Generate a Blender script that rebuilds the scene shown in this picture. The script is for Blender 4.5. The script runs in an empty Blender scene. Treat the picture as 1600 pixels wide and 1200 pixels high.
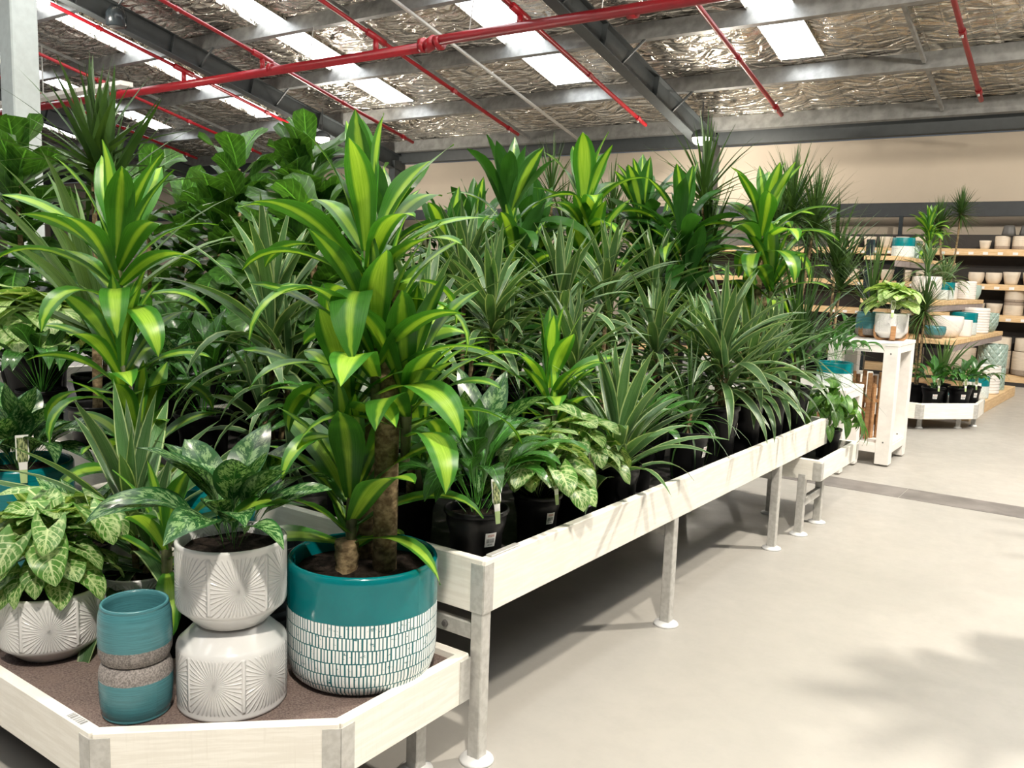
import bpy, math, random
import numpy as np
from mathutils import Matrix, Vector, Euler

random.seed(7)
PI = math.pi
SC = bpy.context.scene
COL = SC.collection
R = math.radians

# ------------------------------------------------------------------ camera, world, lamps, exposure
cam_d = bpy.data.cameras.new('camera')
cam = bpy.data.objects.new('camera', cam_d)
COL.objects.link(cam)
cam_d.sensor_fit = 'HORIZONTAL'
cam_d.sensor_width = 36.0
cam_d.lens = 1352.6 * 36.0 / 1600.0
cam_d.clip_start = 0.05
cam_d.clip_end = 200
_yaw, _pit, _rol = R(-35.1486), R(7.5188), R(1.9952)
_f = Vector((math.sin(_yaw) * math.cos(_pit), math.cos(_yaw) * math.cos(_pit), -math.sin(_pit)))
_rt = Vector((math.cos(_yaw), -math.sin(_yaw), 0))
_up = _rt.cross(_f)
_x = _rt * math.cos(_rol) + _up * math.sin(_rol)
_y = _up * math.cos(_rol) - _rt * math.sin(_rol)
cam.matrix_world = Matrix(((_x[0], _y[0], -_f[0], 0), (_x[1], _y[1], -_f[1], 0), (_x[2], _y[2], -_f[2], 1.5), (0, 0, 0, 1)))
SC.camera = cam

SC.view_settings.view_transform = 'Standard'
SC.view_settings.look = 'None'
SC.view_settings.gamma = 1.0
SC.view_settings.use_curve_mapping = False
SC.view_settings.exposure = 0.15

w = bpy.data.worlds.new('world')
SC.world = w
w.use_nodes = True
w.node_tree.nodes['Background'].inputs[0].default_value = (0.86, 0.93, 1.0, 1)
w.node_tree.nodes['Background'].inputs[1].default_value = 0.10

KEY_POWER = 1700.0          # the high bay lamp over the aisle
FAR_POWER = 190.0
SKYLIGHT = 6.0
LAMPS = [(1.55, 6.7, KEY_POWER), (-6.3, 14.36, FAR_POWER), (1.7, 14.4, FAR_POWER), (-14.4, 13.1, FAR_POWER),
         (-14.6, 7.33, FAR_POWER), (-6.3, 1.5, 650.0), (1.6, -1.4, 2400.0)]

SLOPE = 0.2323
def roof_z(y): return 4.10 + SLOPE * (16.0 - y)       # underside of the purlins

# ------------------------------------------------------------------ helpers: nodes
class G:
    def __init__(s, name):
        s.m = bpy.data.materials.new(name); s.m.use_nodes = True
        s.t = s.m.node_tree; s.n = s.t.nodes; s.l = s.t.links
        s.b = s.n['Principled BSDF']; s.o = s.n['Material Output']
        s.tc = s.n.new('ShaderNodeTexCoord')
    def put(s, sock, v):
        if isinstance(v, bpy.types.NodeSocket): s.l.new(v, sock)
        elif isinstance(v, (tuple, list)) and len(v) == 3 and sock.type == 'RGBA': sock.default_value = (*v, 1)
        else: sock.default_value = v
    def m_(s, op, a, b=0.0, c=0.0, clamp=False):
        n = s.n.new('ShaderNodeMath'); n.operation = op; n.use_clamp = clamp
        for i, v in enumerate((a, b, c)): s.put(n.inputs[i], v)
        return n.outputs[0]
    def mix(s, f, a, b):
        n = s.n.new('ShaderNodeMix'); n.data_type = 'RGBA'
        s.put(n.inputs[0], f); s.put(n.inputs[6], a); s.put(n.inputs[7], b)
        return n.outputs[2]
    def step(s, v, lo, hi, a=0.0, b=1.0):
        n = s.n.new('ShaderNodeMapRange'); n.interpolation_type = 'SMOOTHSTEP'
        for i, q in enumerate((v, lo, hi, a, b)): s.put(n.inputs[i], q)
        return n.outputs[0]
    def uv(s):
        x = s.n.new('ShaderNodeSeparateXYZ'); s.l.new(s.tc.outputs['UV'], x.inputs[0]); return x.outputs
    def xyz(s, which='Object'):
        x = s.n.new('ShaderNodeSeparateXYZ'); s.l.new(s.tc.outputs[which], x.inputs[0]); return x.outputs
    def comb(s, x, y, z):
        n = s.n.new('ShaderNodeCombineXYZ')
        for i, v in enumerate((x, y, z)): s.put(n.inputs[i], v)
        return n.outputs[0]
    def noise(s, scale, vec=None, detail=4.0, rough=0.55, which='Object', out=0):
        n = s.n.new('ShaderNodeTexNoise')
        n.inputs['Scale'].default_value = scale; n.inputs['Detail'].default_value = detail; n.inputs['Roughness'].default_value = rough
        s.l.new(vec if vec is not None else s.tc.outputs[which], n.inputs['Vector'])
        return n.outputs[out]
    def rnd(s):
        return s.n.new('ShaderNodeObjectInfo').outputs['Random']
    def bump(s, h, strength=0.5, dist=0.01):
        n = s.n.new('ShaderNodeBump'); n.inputs['Strength'].default_value = strength; n.inputs['Distance'].default_value = dist
        s.l.new(h, n.inputs['Height']); s.l.new(n.outputs[0], s.b.inputs['Normal'])
        return n.outputs[0]
    def set(s, col=None, rough=None, metal=None, spec=None, coat=None):
        if col is not None: s.put(s.b.inputs['Base Color'], col)
        if rough is not None: s.put(s.b.inputs['Roughness'], rough)
        if metal is not None: s.put(s.b.inputs['Metallic'], metal)
        if spec is not None: s.put(s.b.inputs['Specular IOR Level'], spec)
        if coat is not None: s.put(s.b.inputs['Coat Weight'], coat); s.b.inputs['Coat Roughness'].default_value = 0.08
        return s.m
    def leafy(s, col, fac=0.3, gain=(1.35, 1.3, 0.6)):
        tr = s.n.new('ShaderNodeBsdfTranslucent')
        g = s.n.new('ShaderNodeMix'); g.data_type = 'RGBA'; g.blend_type = 'MULTIPLY'
        g.inputs[0].default_value = 1.0
        s.put(g.inputs[6], col); g.inputs[7].default_value = (*gain, 1)
        s.l.new(g.outputs[2], tr.inputs['Color'])
        mx = s.n.new('ShaderNodeMixShader'); mx.inputs[0].default_value = fac
        s.l.new(s.b.outputs[0], mx.inputs[1]); s.l.new(tr.outputs[0], mx.inputs[2])
        s.l.new(mx.outputs[0], s.o.inputs['Surface'])
        return s.m

def plain(name, col, rough=0.5, metal=0.0, var=0.12, scale=9.0, bump=0.0, spec=0.5, coat=None):
    g = G(name)
    n = g.noise(scale)
    c = g.mix(g.step(n, 0.3, 0.7), tuple(x * (1 - var) for x in col), tuple(min(1, x * (1 + var)) for x in col))
    if bump: g.bump(g.noise(scale * 6), bump, 0.004)
    return g.set(c, rough, metal, spec, coat)

# ------------------------------------------------------------------ materials
M = {}
def mat_floor():
    g = G('polished_concrete')
    a = g.noise(0.5, detail=6); b = g.noise(7.0, detail=8, rough=0.7)
    c = g.mix(g.step(a, 0.3, 0.72), (0.36, 0.345, 0.315), (0.43, 0.41, 0.375))
    c = g.mix(g.step(b, 0.35, 0.75, 0, 0.35), c, (0.33, 0.315, 0.29))
    g.bump(g.noise(2.0), 0.04, 0.02)
    return g.set(c, g.step(b, 0.3, 0.7, 0.32, 0.46), spec=0.4)
M['floor'] = mat_floor()
M['strip'] = plain('dark_stone_strip', (0.17, 0.155, 0.145), 0.45, var=0.25, scale=5)
M['wall'] = plain('cream_paint', (0.45, 0.385, 0.305), 0.7, var=0.03, scale=1.5)
M['fascia'] = plain('charcoal_paint', (0.02, 0.024, 0.028), 0.5)
M['dark'] = plain('dark_backing', (0.025, 0.022, 0.02), 0.7)
def mat_board():
    g = G('whitewashed_timber')
    x = g.n.new('ShaderNodeMapping'); x.inputs['Scale'].default_value = (3, 3, 40)
    g.l.new(g.tc.outputs['Object'], x.inputs[0])
    a = g.noise(2.0, x.outputs[0], 6, 0.65)
    y = g.n.new('ShaderNodeMapping'); y.inputs['Scale'].default_value = (60, 60, 4)
    g.l.new(g.tc.outputs['Object'], y.inputs[0])
    b = g.noise(2.0, y.outputs[0], 3, 0.6)
    c = g.mix(g.step(a, 0.42, 0.62), (0.80, 0.765, 0.69), (0.87, 0.84, 0.77))
    c = g.mix(g.step(b, 0.55, 0.72, 0, 0.28), c, (0.72, 0.68, 0.60))
    g.bump(b, 0.15, 0.002)
    return g.set(c, 0.55)
M['board'] = mat_board()
M['white_paint'] = plain('white_painted_timber', (0.80, 0.77, 0.73), 0.5, var=0.04, scale=20)
def mat_galv():
    g = G('galvanised_steel')
    n = g.noise(45, detail=3)
    return g.set(g.mix(g.step(n, 0.35, 0.65), (0.50, 0.49, 0.46), (0.60, 0.59, 0.56)), 0.45, 0.35)
M['galv'] = mat_galv()
M['purlin'] = plain('purlin_steel', (0.27, 0.275, 0.27), 0.42, 0.45, var=0.2, scale=6)
M['rafter'] = plain('grey_painted_rafter', (0.045, 0.052, 0.054), 0.5, var=0.08)
M['column'] = plain('pale_grey_green_column', (0.55, 0.61, 0.60), 0.5, var=0.05)
M['red'] = plain('red_pipe_paint', (0.27, 0.006, 0.012), 0.34, var=0.1)
M['disc'] = plain('white_foot', (0.75, 0.75, 0.74), 0.4)
def mat_felt():
    g = G('brown_felt_mat')
    a = g.noise(160, detail=5, rough=0.8); b = g.noise(14, detail=5)
    c = g.mix(g.step(a, 0.35, 0.66), (0.09, 0.062, 0.055), (0.235, 0.185, 0.165))
    c = g.mix(g.step(b, 0.35, 0.7, 0, 0.5), c, (0.20, 0.145, 0.125))
    g.bump(a, 0.6, 0.004)
    return g.set(c, 0.95, spec=0.1)
M['felt'] = mat_felt()
M['deck'] = plain('dark_wet_deck_mat', (0.045, 0.042, 0.04), 0.6, var=0.3, scale=30, bump=0.4)
M['trim_grey'] = plain('grey_tray_trim', (0.13, 0.125, 0.12), 0.4, 0.3)
def mat_foil():
    g = G('silver_foil_insulation')
    wq = g.n.new('ShaderNodeVectorMath'); wq.operation = 'MULTIPLY_ADD'
    g.l.new(g.noise(1.3, detail=2, out=1), wq.inputs[0]); wq.inputs[1].default_value = (0.5, 0.35, 0); g.l.new(g.tc.outputs['Object'], wq.inputs[2])
    x = g.n.new('ShaderNodeMapping'); x.inputs['Scale'].default_value = (1.0, 2.6, 1)
    g.l.new(wq.outputs[0], x.inputs[0])
    n1 = g.noise(1.35, x.outputs[0], 3, 0.5)
    ridge = g.m_('SUBTRACT', 1.0, g.m_('ABSOLUTE', g.m_('MULTIPLY_ADD', n1, 2.0, -1.0)))
    ridge = g.m_('POWER', ridge, 2.5)
    v = g.n.new('ShaderNodeTexVoronoi'); v.feature = 'DISTANCE_TO_EDGE'; v.inputs['Scale'].default_value = 1.7
    g.l.new(x.outputs[0], v.inputs['Vector'])
    fine = g.noise(5.0, x.outputs[0], 4, 0.6)
    o = g.xyz()
    gx = g.m_('ABSOLUTE', g.m_('SUBTRACT', g.m_('FRACT', g.m_('MULTIPLY', o[0], 3.33)), 0.5))
    gy = g.m_('ABSOLUTE', g.m_('SUBTRACT', g.m_('FRACT', g.m_('MULTIPLY', o[1], 6.66)), 0.5))
    wire = g.m_('MAXIMUM', g.step(gx, 0.47, 0.495), g.step(gy, 0.44, 0.49))
    h = g.m_('ADD', g.m_('MULTIPLY', ridge, 0.55), g.m_('MULTIPLY', g.step(v.outputs['Distance'], 0.0, 0.16), 0.45))
    h = g.m_('ADD', g.m_('ADD', h, g.m_('MULTIPLY', wire, 0.12)), g.m_('MULTIPLY', fine, 0.30))
    g.bump(h, 0.9, 0.10)
    big = g.noise(0.8, detail=2)
    c = g.mix(g.step(big, 0.3, 0.7), (0.60, 0.555, 0.48), (0.80, 0.76, 0.685))
    c = g.mix(g.m_('MULTIPLY', wire, 0.25), c, (0.2, 0.18, 0.15))
    return g.set(c, g.step(fine, 0.3, 0.7, 0.17, 0.30), 1.0)
M['foil'] = mat_foil()
def mat_glow(name, col, s):
    g = G(name); g.set((0.8, 0.8, 0.8))
    g.b.inputs['Emission Color'].default_value = (*col, 1); g.b.inputs['Emission Strength'].default_value = s
    return g.m
M['skylight'] = mat_glow('translucent_skylight_sheet', (0.93, 0.97, 1.0), SKYLIGHT)
M['lamp_lens'] = mat_glow('lamp_lens', (1.0, 0.90, 0.72), 12.0)
M['black_plastic'] = plain('black_nursery_plastic', (0.0045, 0.0045, 0.005), 0.36, var=0.1, scale=4, spec=0.22)
M['soil'] = plain('potting_mix', (0.018, 0.013, 0.010), 0.95, var=0.6, scale=60, bump=0.9, spec=0.1)

# ---- ceramics (uv: u round the pot, v height share)
def mat_sunburst():
    g = G('white_sunburst_glaze')
    u, v, _ = g.uv()
    pu = g.m_('SUBTRACT', g.m_('FRACT', g.m_('MULTIPLY', u, 6.0)), 0.5)
    pv = g.m_('MULTIPLY', g.m_('SUBTRACT', v, 0.55), 1.30)
    an = g.m_('ARCTAN2', pv, pu)
    ray = g.m_('SINE', g.m_('MULTIPLY', an, 40.0))
    edge = g.step(g.m_('ABSOLUTE', pu), 0.45, 0.49)
    band = g.m_('MULTIPLY', g.step(v, 0.25, 0.28), g.step(v, 0.93, 0.89))
    h = g.m_('MULTIPLY', g.m_('MAXIMUM', g.m_('MULTIPLY', ray, 0.5), edge), band)
    g.bump(h, 0.8, 0.005)
    unglazed = g.step(v, 0.02, 0.01)
    c = g.mix(g.step(h, -0.45, 0.1), (0.50, 0.495, 0.485), (0.655, 0.65, 0.64))
    c = g.mix(unglazed, c, (0.40, 0.38, 0.36))
    return g.set(c, g.step(unglazed, 0, 1, 0.16, 0.7), spec=0.5)
M['sunburst'] = mat_sunburst()
def mat_two_tone(name, top, body, brush):
    g = G(name)
    u, v, _ = g.uv()
    rows = g.m_('ADD', g.m_('MULTIPLY', v, 9.6), g.m_('MULTIPLY', g.m_('SUBTRACT', g.noise(4.0, g.comb(g.m_('MULTIPLY', u, 4.0), g.m_('MULTIPLY', v, 1.2), 0.0), 3), 0.5), 0.3))
    rid = g.m_('FLOOR', rows); rf = g.m_('FRACT', rows)
    wob = g.noise(5.0, g.comb(g.m_('MULTIPLY', u, 8.0), g.m_('MULTIPLY', rid, 3.7), 0.0), 2)
    su = g.m_('FRACT', g.m_('ADD', g.m_('MULTIPLY', u, 122.0), g.m_('ADD', g.m_('MULTIPLY', rid, 0.37), g.m_('MULTIPLY', wob, 1.6))))
    stroke = g.m_('MULTIPLY', g.step(g.m_('ABSOLUTE', g.m_('SUBTRACT', su, 0.5)), 0.37, 0.30), g.step(g.m_('ABSOLUTE', g.m_('SUBTRACT', rf, 0.5)), 0.475, 0.445))
    worn = g.noise(6.0, g.comb(g.m_('MULTIPLY', u, 9.0), g.m_('MULTIPLY', v, 3.0), 0.0), 5, 0.7)
    fac = g.m_('MULTIPLY', stroke, g.step(worn, 0.34, 0.42))
    zone = g.step(v, 0.628, 0.622)
    fac = g.m_('MULTIPLY', fac, zone)
    tn = g.noise(4.0)
    tc = g.mix(g.step(tn, 0.3, 0.7), top, tuple(x * 1.25 for x in top))
    c = g.mix(fac, g.mix(zone, tc, body), brush)
    g.bump(fac, 0.3, 0.003)
    return g.set(c, g.step(zone, 0, 1, 0.13, 0.4), spec=0.5)
M['teal_dash'] = mat_two_tone('teal_glaze_with_white_strokes', (0.0, 0.135, 0.15), (0.0, 0.125, 0.145), (0.86, 0.88, 0.87))
def mat_band(name, glaze, bare, lo, rough=0.22):
    g = G(name)
    u, v, _ = g.uv()
    ln = g.noise(3.0, g.comb(g.m_('MULTIPLY', u, 1.5), 0.0, g.m_('MULTIPLY', v, 26.0)), 4, 0.7)
    sp = g.noise(220, detail=2)
    wob = g.m_('ADD', v, g.m_('MULTIPLY', g.m_('SUBTRACT', g.noise(3.0, g.comb(g.m_('MULTIPLY', u, 6.0), 0.0, 0.0)), 0.5), 0.03))
    z = g.step(wob, lo, lo - 0.02)
    gc = g.mix(g.step(ln, 0.3, 0.7), tuple(x * 0.72 for x in glaze), tuple(min(1, x * 1.22) for x in glaze))
    bc = g.mix(g.step(sp, 0.35, 0.65), tuple(x * 0.6 for x in bare), tuple(x * 1.3 for x in bare))
    g.bump(g.m_('ADD', g.m_('MULTIPLY', ln, 0.5), g.m_('MULTIPLY', g.m_('MULTIPLY', sp, z), 0.5)), 0.3, 0.003)
    return g.set(g.mix(z, gc, bc), g.step(z, 0, 1, rough, 0.85), spec=0.5)
M['teal_band'] = mat_band('teal_glaze_over_bare_grey', (0.058, 0.195, 0.22), (0.24, 0.215, 0.20), 0.30)
M['teal_white'] = mat_band('teal_glaze_over_pale_body', (0.0, 0.17, 0.19), (0.62, 0.68, 0.66), 0.58)
M['sand_band'] = mat_band('sand_glaze_over_taupe_foot', (0.62, 0.53, 0.42), (0.33, 0.26, 0.20), 0.25, 0.5)
M['cream_pot'] = plain('cream_stoneware', (0.64, 0.56, 0.45), 0.55, var=0.05)
M['white_pot'] = plain('white_glazed_stoneware', (0.74, 0.71, 0.67), 0.3, var=0.04)
M['grey_pot'] = plain('dark_grey_stoneware', (0.085, 0.082, 0.078), 0.5)
M['mint_pot'] = plain('mint_glaze', (0.36, 0.47, 0.42), 0.3, var=0.06)
M['charcoal_pot'] = plain('charcoal_glaze', (0.018, 0.024, 0.028), 0.25)
def mat_lattice():
    g = G('mint_lattice_glaze')
    u, v, _ = g.uv()
    a = g.m_('ABSOLUTE', g.m_('SINE', g.m_('MULTIPLY', g.m_('ADD', g.m_('MULTIPLY', u, 14.0), g.m_('MULTIPLY', v, 3.0)), PI)))
    b = g.m_('ABSOLUTE', g.m_('SINE', g.m_('MULTIPLY', g.m_('SUBTRACT', g.m_('MULTIPLY', u, 14.0), g.m_('MULTIPLY', v, 3.0)), PI)))
    h = g.m_('MINIMUM', a, b)
    g.bump(h, 0.9, 0.012)
    return g.set(g.mix(g.step(h, 0.0, 0.3), (0.44, 0.55, 0.49), (0.30, 0.41, 0.36)), 0.3)
M['lattice'] = mat_lattice()
def mat_pine(name='pine_timber', a=(0.62, 0.41, 0.20), b=(0.74, 0.53, 0.30)):
    g = G(name)
    x = g.n.new('ShaderNodeMapping'); x.inputs['Scale'].default_value = (2, 2, 18)
    g.l.new(g.tc.outputs['Object'], x.inputs[0])
    n = g.noise(3.0, x.outputs[0], 5, 0.6)
    return g.set(g.mix(g.step(n, 0.35, 0.65), a, b), 0.5)
M['pine'] = mat_pine()
M['oak'] = mat_pine('brown_stained_timber', (0.28, 0.135, 0.052), (0.40, 0.215, 0.095))
M['oak_grey'] = plain('weathered_rail_timber', (0.30, 0.25, 0.24), 0.6)
M['ticket'] = plain('white_ticket_card', (0.78, 0.77, 0.75), 0.5, var=0.03)
def mat_label():
    g = G('printed_price_label')
    u, v, _ = g.uv()
    bars = g.step(g.noise(38.0, g.comb(u, 0.0, 0.0), 0), 0.47, 0.53)
    barz = g.m_('MULTIPLY', g.m_('MULTIPLY', g.step(v, 0.27, 0.30), g.step(v, 0.60, 0.57)), g.m_('MULTIPLY', g.step(u, 0.1, 0.12), g.step(u, 0.9, 0.88)))
    txt = g.step(g.noise(60.0, g.comb(u, g.m_('MULTIPLY', v, 0.6), 0.0), 2), 0.45, 0.55)
    redz = g.m_('MULTIPLY', g.m_('MULTIPLY', g.step(v, 0.70, 0.73), g.step(v, 0.90, 0.87)), g.m_('MULTIPLY', g.step(u, 0.2, 0.22), g.step(u, 0.85, 0.83)))
    numz = g.m_('MULTIPLY', g.m_('MULTIPLY', g.step(v, 0.08, 0.11), g.step(v, 0.22, 0.19)), g.m_('MULTIPLY', g.step(u, 0.25, 0.27), g.step(u, 0.75, 0.73)))
    c = g.mix(g.m_('MULTIPLY', redz, txt), (0.78, 0.77, 0.75), (0.45, 0.10, 0.05))
    c = g.mix(g.m_('MULTIPLY', g.m_('MAXIMUM', barz, numz), bars), c, (0.06, 0.06, 0.06))
    return g.set(c, 0.45)
M['label'] = mat_label()
def mat_tag():
    g = G('printed_plant_tag')
    u, v, _ = g.uv()
    n = g.noise(9.0, which='UV', detail=5)
    pic = g.mix(g.step(n, 0.4, 0.62), (0.03, 0.06, 0.02), (0.42, 0.46, 0.22))
    brd = g.m_('MULTIPLY', g.m_('MULTIPLY', g.step(u, 0.07, 0.1), g.step(u, 0.93, 0.9)), g.m_('MULTIPLY', g.step(v, 0.36, 0.38), g.step(v, 0.95, 0.93)))
    low = g.step(v, 0.2, 0.18)
    c = g.mix(brd, (0.76, 0.76, 0.72), pic)
    c = g.mix(low, c, (0.42, 0.55, 0.25))
    return g.set(c, 0.35)
M['tag'] = mat_tag()

# ---- plants
def var(g, c, k=0.22):
    """each leaf a little lighter or darker than the next"""
    h = g.n.new('ShaderNodeHueSaturation')
    g.put(h.inputs['Value'], g.step(g.rnd(), 0.0, 1.0, 1.0 - k, 1.0 + k)); g.put(h.inputs['Color'], c)
    return h.outputs[0]
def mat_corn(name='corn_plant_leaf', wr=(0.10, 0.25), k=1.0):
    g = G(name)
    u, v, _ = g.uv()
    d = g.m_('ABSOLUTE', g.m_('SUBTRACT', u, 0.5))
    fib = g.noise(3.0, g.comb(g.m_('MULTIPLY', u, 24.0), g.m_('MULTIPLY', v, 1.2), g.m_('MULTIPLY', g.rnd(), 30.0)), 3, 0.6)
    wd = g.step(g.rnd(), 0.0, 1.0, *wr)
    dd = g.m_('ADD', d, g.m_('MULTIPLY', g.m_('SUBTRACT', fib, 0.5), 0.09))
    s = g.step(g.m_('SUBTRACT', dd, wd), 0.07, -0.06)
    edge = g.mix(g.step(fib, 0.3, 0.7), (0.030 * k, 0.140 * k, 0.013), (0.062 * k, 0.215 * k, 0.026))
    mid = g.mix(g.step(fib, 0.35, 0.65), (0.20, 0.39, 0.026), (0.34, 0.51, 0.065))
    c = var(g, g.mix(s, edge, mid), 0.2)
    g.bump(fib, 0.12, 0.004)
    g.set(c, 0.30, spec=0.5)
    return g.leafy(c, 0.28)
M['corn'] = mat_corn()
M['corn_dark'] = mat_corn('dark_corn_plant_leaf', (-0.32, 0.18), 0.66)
def mat_warn():
    g = G('striped_dracaena_leaf')
    u, v, _ = g.uv()
    d = g.m_('ABSOLUTE', g.m_('SUBTRACT', u, 0.5))
    fib = g.noise(3.0, g.comb(g.m_('MULTIPLY', u, 40.0), g.m_('MULTIPLY', v, 0.7), g.m_('MULTIPLY', g.rnd(), 30.0)), 2, 0.6)
    green = g.mix(g.step(fib, 0.42, 0.62), (0.030, 0.100, 0.022), (0.105, 0.19, 0.080))
    e = g.m_('MULTIPLY', g.step(d, 0.385, 0.415), g.step(d, 0.485, 0.46))
    c = g.mix(e, green, (0.37, 0.45, 0.25))
    c = g.mix(g.step(d, 0.43, 0.47), c, (0.20, 0.29, 0.10))
    c = var(g, c, 0.3)
    g.bump(fib, 0.15, 0.003)
    g.set(c, 0.33, spec=0.5)
    return g.leafy(c, 0.22)
M['warn'] = mat_warn()
def mat_marg(name, a, b):
    g = G(name)
    u, v, _ = g.uv()
    n = g.noise(3.0, detail=2)
    c = g.mix(g.step(n, 0.3, 0.7), a, b)
    g.set(c, 0.4, spec=0.4)
    return g.leafy(c, 0.18)
M['marg'] = mat_marg('spiky_dracaena_leaf', (0.028, 0.070, 0.016), (0.062, 0.125, 0.028))
M['grass'] = mat_marg('dark_strap_leaf', (0.022, 0.062, 0.014), (0.050, 0.115, 0.030))
def mat_strap():
    g = G('grey_green_strap_leaf')
    u, v, _ = g.uv()
    fib = g.noise(3.0, g.comb(g.m_('MULTIPLY', u, 18.0), g.m_('MULTIPLY', v, 0.5), g.m_('MULTIPLY', g.rnd(), 30.0)), 2)
    c = var(g, g.mix(g.step(fib, 0.35, 0.65), (0.045, 0.12, 0.02), (0.13, 0.22, 0.075)), 0.3)
    g.set(c, 0.42)
    return g.leafy(c, 0.2)
M['strap'] = mat_strap()
def mat_mottle():
    g = G('mottled_silver_leaf')
    u, v, _ = g.uv()
    r = g.m_('MULTIPLY', g.rnd(), 40.0)
    d = g.m_('ABSOLUTE', g.m_('SUBTRACT', u, 0.5))
    q = g.comb(g.m_('MULTIPLY', u, 5.0), g.m_('SUBTRACT', g.m_('MULTIPLY', v, 13.0), g.m_('MULTIPLY', d, 5.0)), r)
    n = g.noise(1.15, q, 4, 0.7)
    pale = g.mix(g.step(n, 0.48, 0.56), (0.018, 0.085, 0.020), (0.20, 0.34, 0.14))
    c = g.mix(g.step(d, 0.33, 0.47), pale, (0.022, 0.095, 0.024))
    c = g.mix(g.step(d, 0.022, 0.008), c, (0.07, 0.19, 0.05))
    c = var(g, c, 0.2)
    g.set(c, 0.26, spec=0.5)
    return g.leafy(c, 0.18)
M['mottle'] = mat_mottle()
def mat_syn(name, pale, dark):
    g = G(name)
    u, v, _ = g.uv()
    d = g.m_('ABSOLUTE', g.m_('SUBTRACT', u, 0.5))
    ph = g.m_('SUBTRACT', g.m_('MULTIPLY', v, 6.5), g.m_('MULTIPLY', d, 5.5))
    vein = g.m_('ABSOLUTE', g.m_('SUBTRACT', g.m_('FRACT', ph), 0.5))
    vn = g.step(vein, 0.13, 0.04)
    mid = g.step(d, 0.05, 0.02)
    n = g.noise(2.2, g.comb(g.m_('MULTIPLY', u, 3.0), g.m_('MULTIPLY', v, 3.0), g.m_('MULTIPLY', g.rnd(), 40.0)), 4)
    f = g.m_('MAXIMUM', g.m_('MAXIMUM', vn, mid), g.step(n, 0.46, 0.62, 0, 0.75))
    f = g.m_('MULTIPLY', f, g.step(d, 0.50, 0.40))
    c = var(g, g.mix(f, dark, pale), 0.2)
    g.bump(vn, 0.3, 0.004)
    g.set(c, 0.38)
    return g.leafy(c, 0.28)
M['syn'] = mat_syn('veined_arrowhead_leaf', (0.46, 0.56, 0.27), (0.075, 0.20, 0.030))
M['syn_pale'] = mat_syn('pale_arrowhead_leaf', (0.56, 0.66, 0.33), (0.20, 0.36, 0.09))
M['heart'] = mat_syn('green_heart_leaf', (0.14, 0.27, 0.055), (0.055, 0.165, 0.025))
def mat_plainleaf(name, a, b, rough=0.25, fac=0.2, veins=9.0):
    g = G(name)
    u, v, _ = g.uv()
    d = g.m_('ABSOLUTE', g.m_('SUBTRACT', u, 0.5))
    ph = g.m_('SUBTRACT', g.m_('MULTIPLY', v, veins), g.m_('MULTIPLY', d, veins * 0.55))
    vn = g.step(g.m_('ABSOLUTE', g.m_('SUBTRACT', g.m_('FRACT', ph), 0.5)), 0.10, 0.02)
    n = g.noise(5.0, which='UV')
    c = g.mix(g.step(n, 0.3, 0.7), a, b)
    c = g.mix(g.m_('MAXIMUM', g.m_('MULTIPLY', vn, 0.35), g.step(d, 0.035, 0.012)), c, tuple(min(1, x * 2.2) for x in b))
    c = var(g, c, 0.25)
    g.bump(vn, 0.25, 0.006)
    g.set(c, rough, spec=0.5)
    return g.leafy(c, fac)
M['spath'] = mat_plainleaf('glossy_dark_leaf', (0.022, 0.085, 0.014), (0.040, 0.135, 0.022))
M['fig'] = mat_plainleaf('fiddle_leaf', (0.026, 0.085, 0.014), (0.060, 0.165, 0.026), 0.3, 0.32, 7.0)
def mat_cane():
    g = G('woody_cane')
    a = g.xyz()
    ring = g.noise(6.0, g.comb(g.m_('MULTIPLY', a[0], 6.0), g.m_('MULTIPLY', a[1], 6.0), g.m_('MULTIPLY', a[2], 9.0)), 4)
    fine = g.noise(70, detail=3)
    c = g.mix(g.step(ring, 0.35, 0.68), (0.13, 0.088, 0.045), (0.33, 0.245, 0.135))
    c = g.mix(g.step(fine, 0.5, 0.75, 0, 0.6), c, (0.05, 0.034, 0.02))
    g.bump(g.m_('ADD', ring, g.m_('MULTIPLY', fine, 0.4)), 0.6, 0.006)
    return g.set(c, 0.8, spec=0.2)
M['cane'] = mat_cane()
M['stem'] = plain('green_brown_stem', (0.10, 0.11, 0.045), 0.6, var=0.4, scale=20)

# ------------------------------------------------------------------ helpers: geometry
def mesh(name, V, F, mat, uv=None, smooth=False):
    me = bpy.data.meshes.new(name)
    me.from_pydata([tuple(map(float, v)) for v in V], [], F)
    if uv is not None:
        lay = me.uv_layers.new(name='UVMap')
        li = np.empty(len(me.loops), dtype=np.int32); me.loops.foreach_get('vertex_index', li)
        lay.data.foreach_set('uv', np.asarray(uv, dtype=np.float32)[li].ravel())
    if smooth: me.polygons.foreach_set('use_smooth', [True] * len(me.polygons))
    for m in (mat if isinstance(mat, (list, tuple)) else [mat]): me.materials.append(m)
    me.update()
    return me
def obj(name, me, parent=None, loc=(0, 0, 0), rot=(0, 0, 0), scale=1.0, label=None, kind=None):
    o = bpy.data.objects.new(name, me); COL.objects.link(o)
    o.location = loc; o.rotation_euler = rot
    o.scale = (scale,) * 3 if not isinstance(scale, (tuple, list)) else scale
    if parent is not None: o.parent = parent
    if label: o['label'] = label
    if kind: o['kind'] = kind
    return o
def tag(o, label, cat, group=None):
    o['label'] = label; o['category'] = cat
    if group: o['group'] = group
    return o
def thing(name, label, cat, loc=(0, 0, 0), rotz=0.0, group=None):
    o = bpy.data.objects.new(name, None); COL.objects.link(o)
    o.empty_display_size = 0.1; o.location = loc; o.rotation_euler = (0, 0, rotz)
    return tag(o, label, cat, group)

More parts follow.
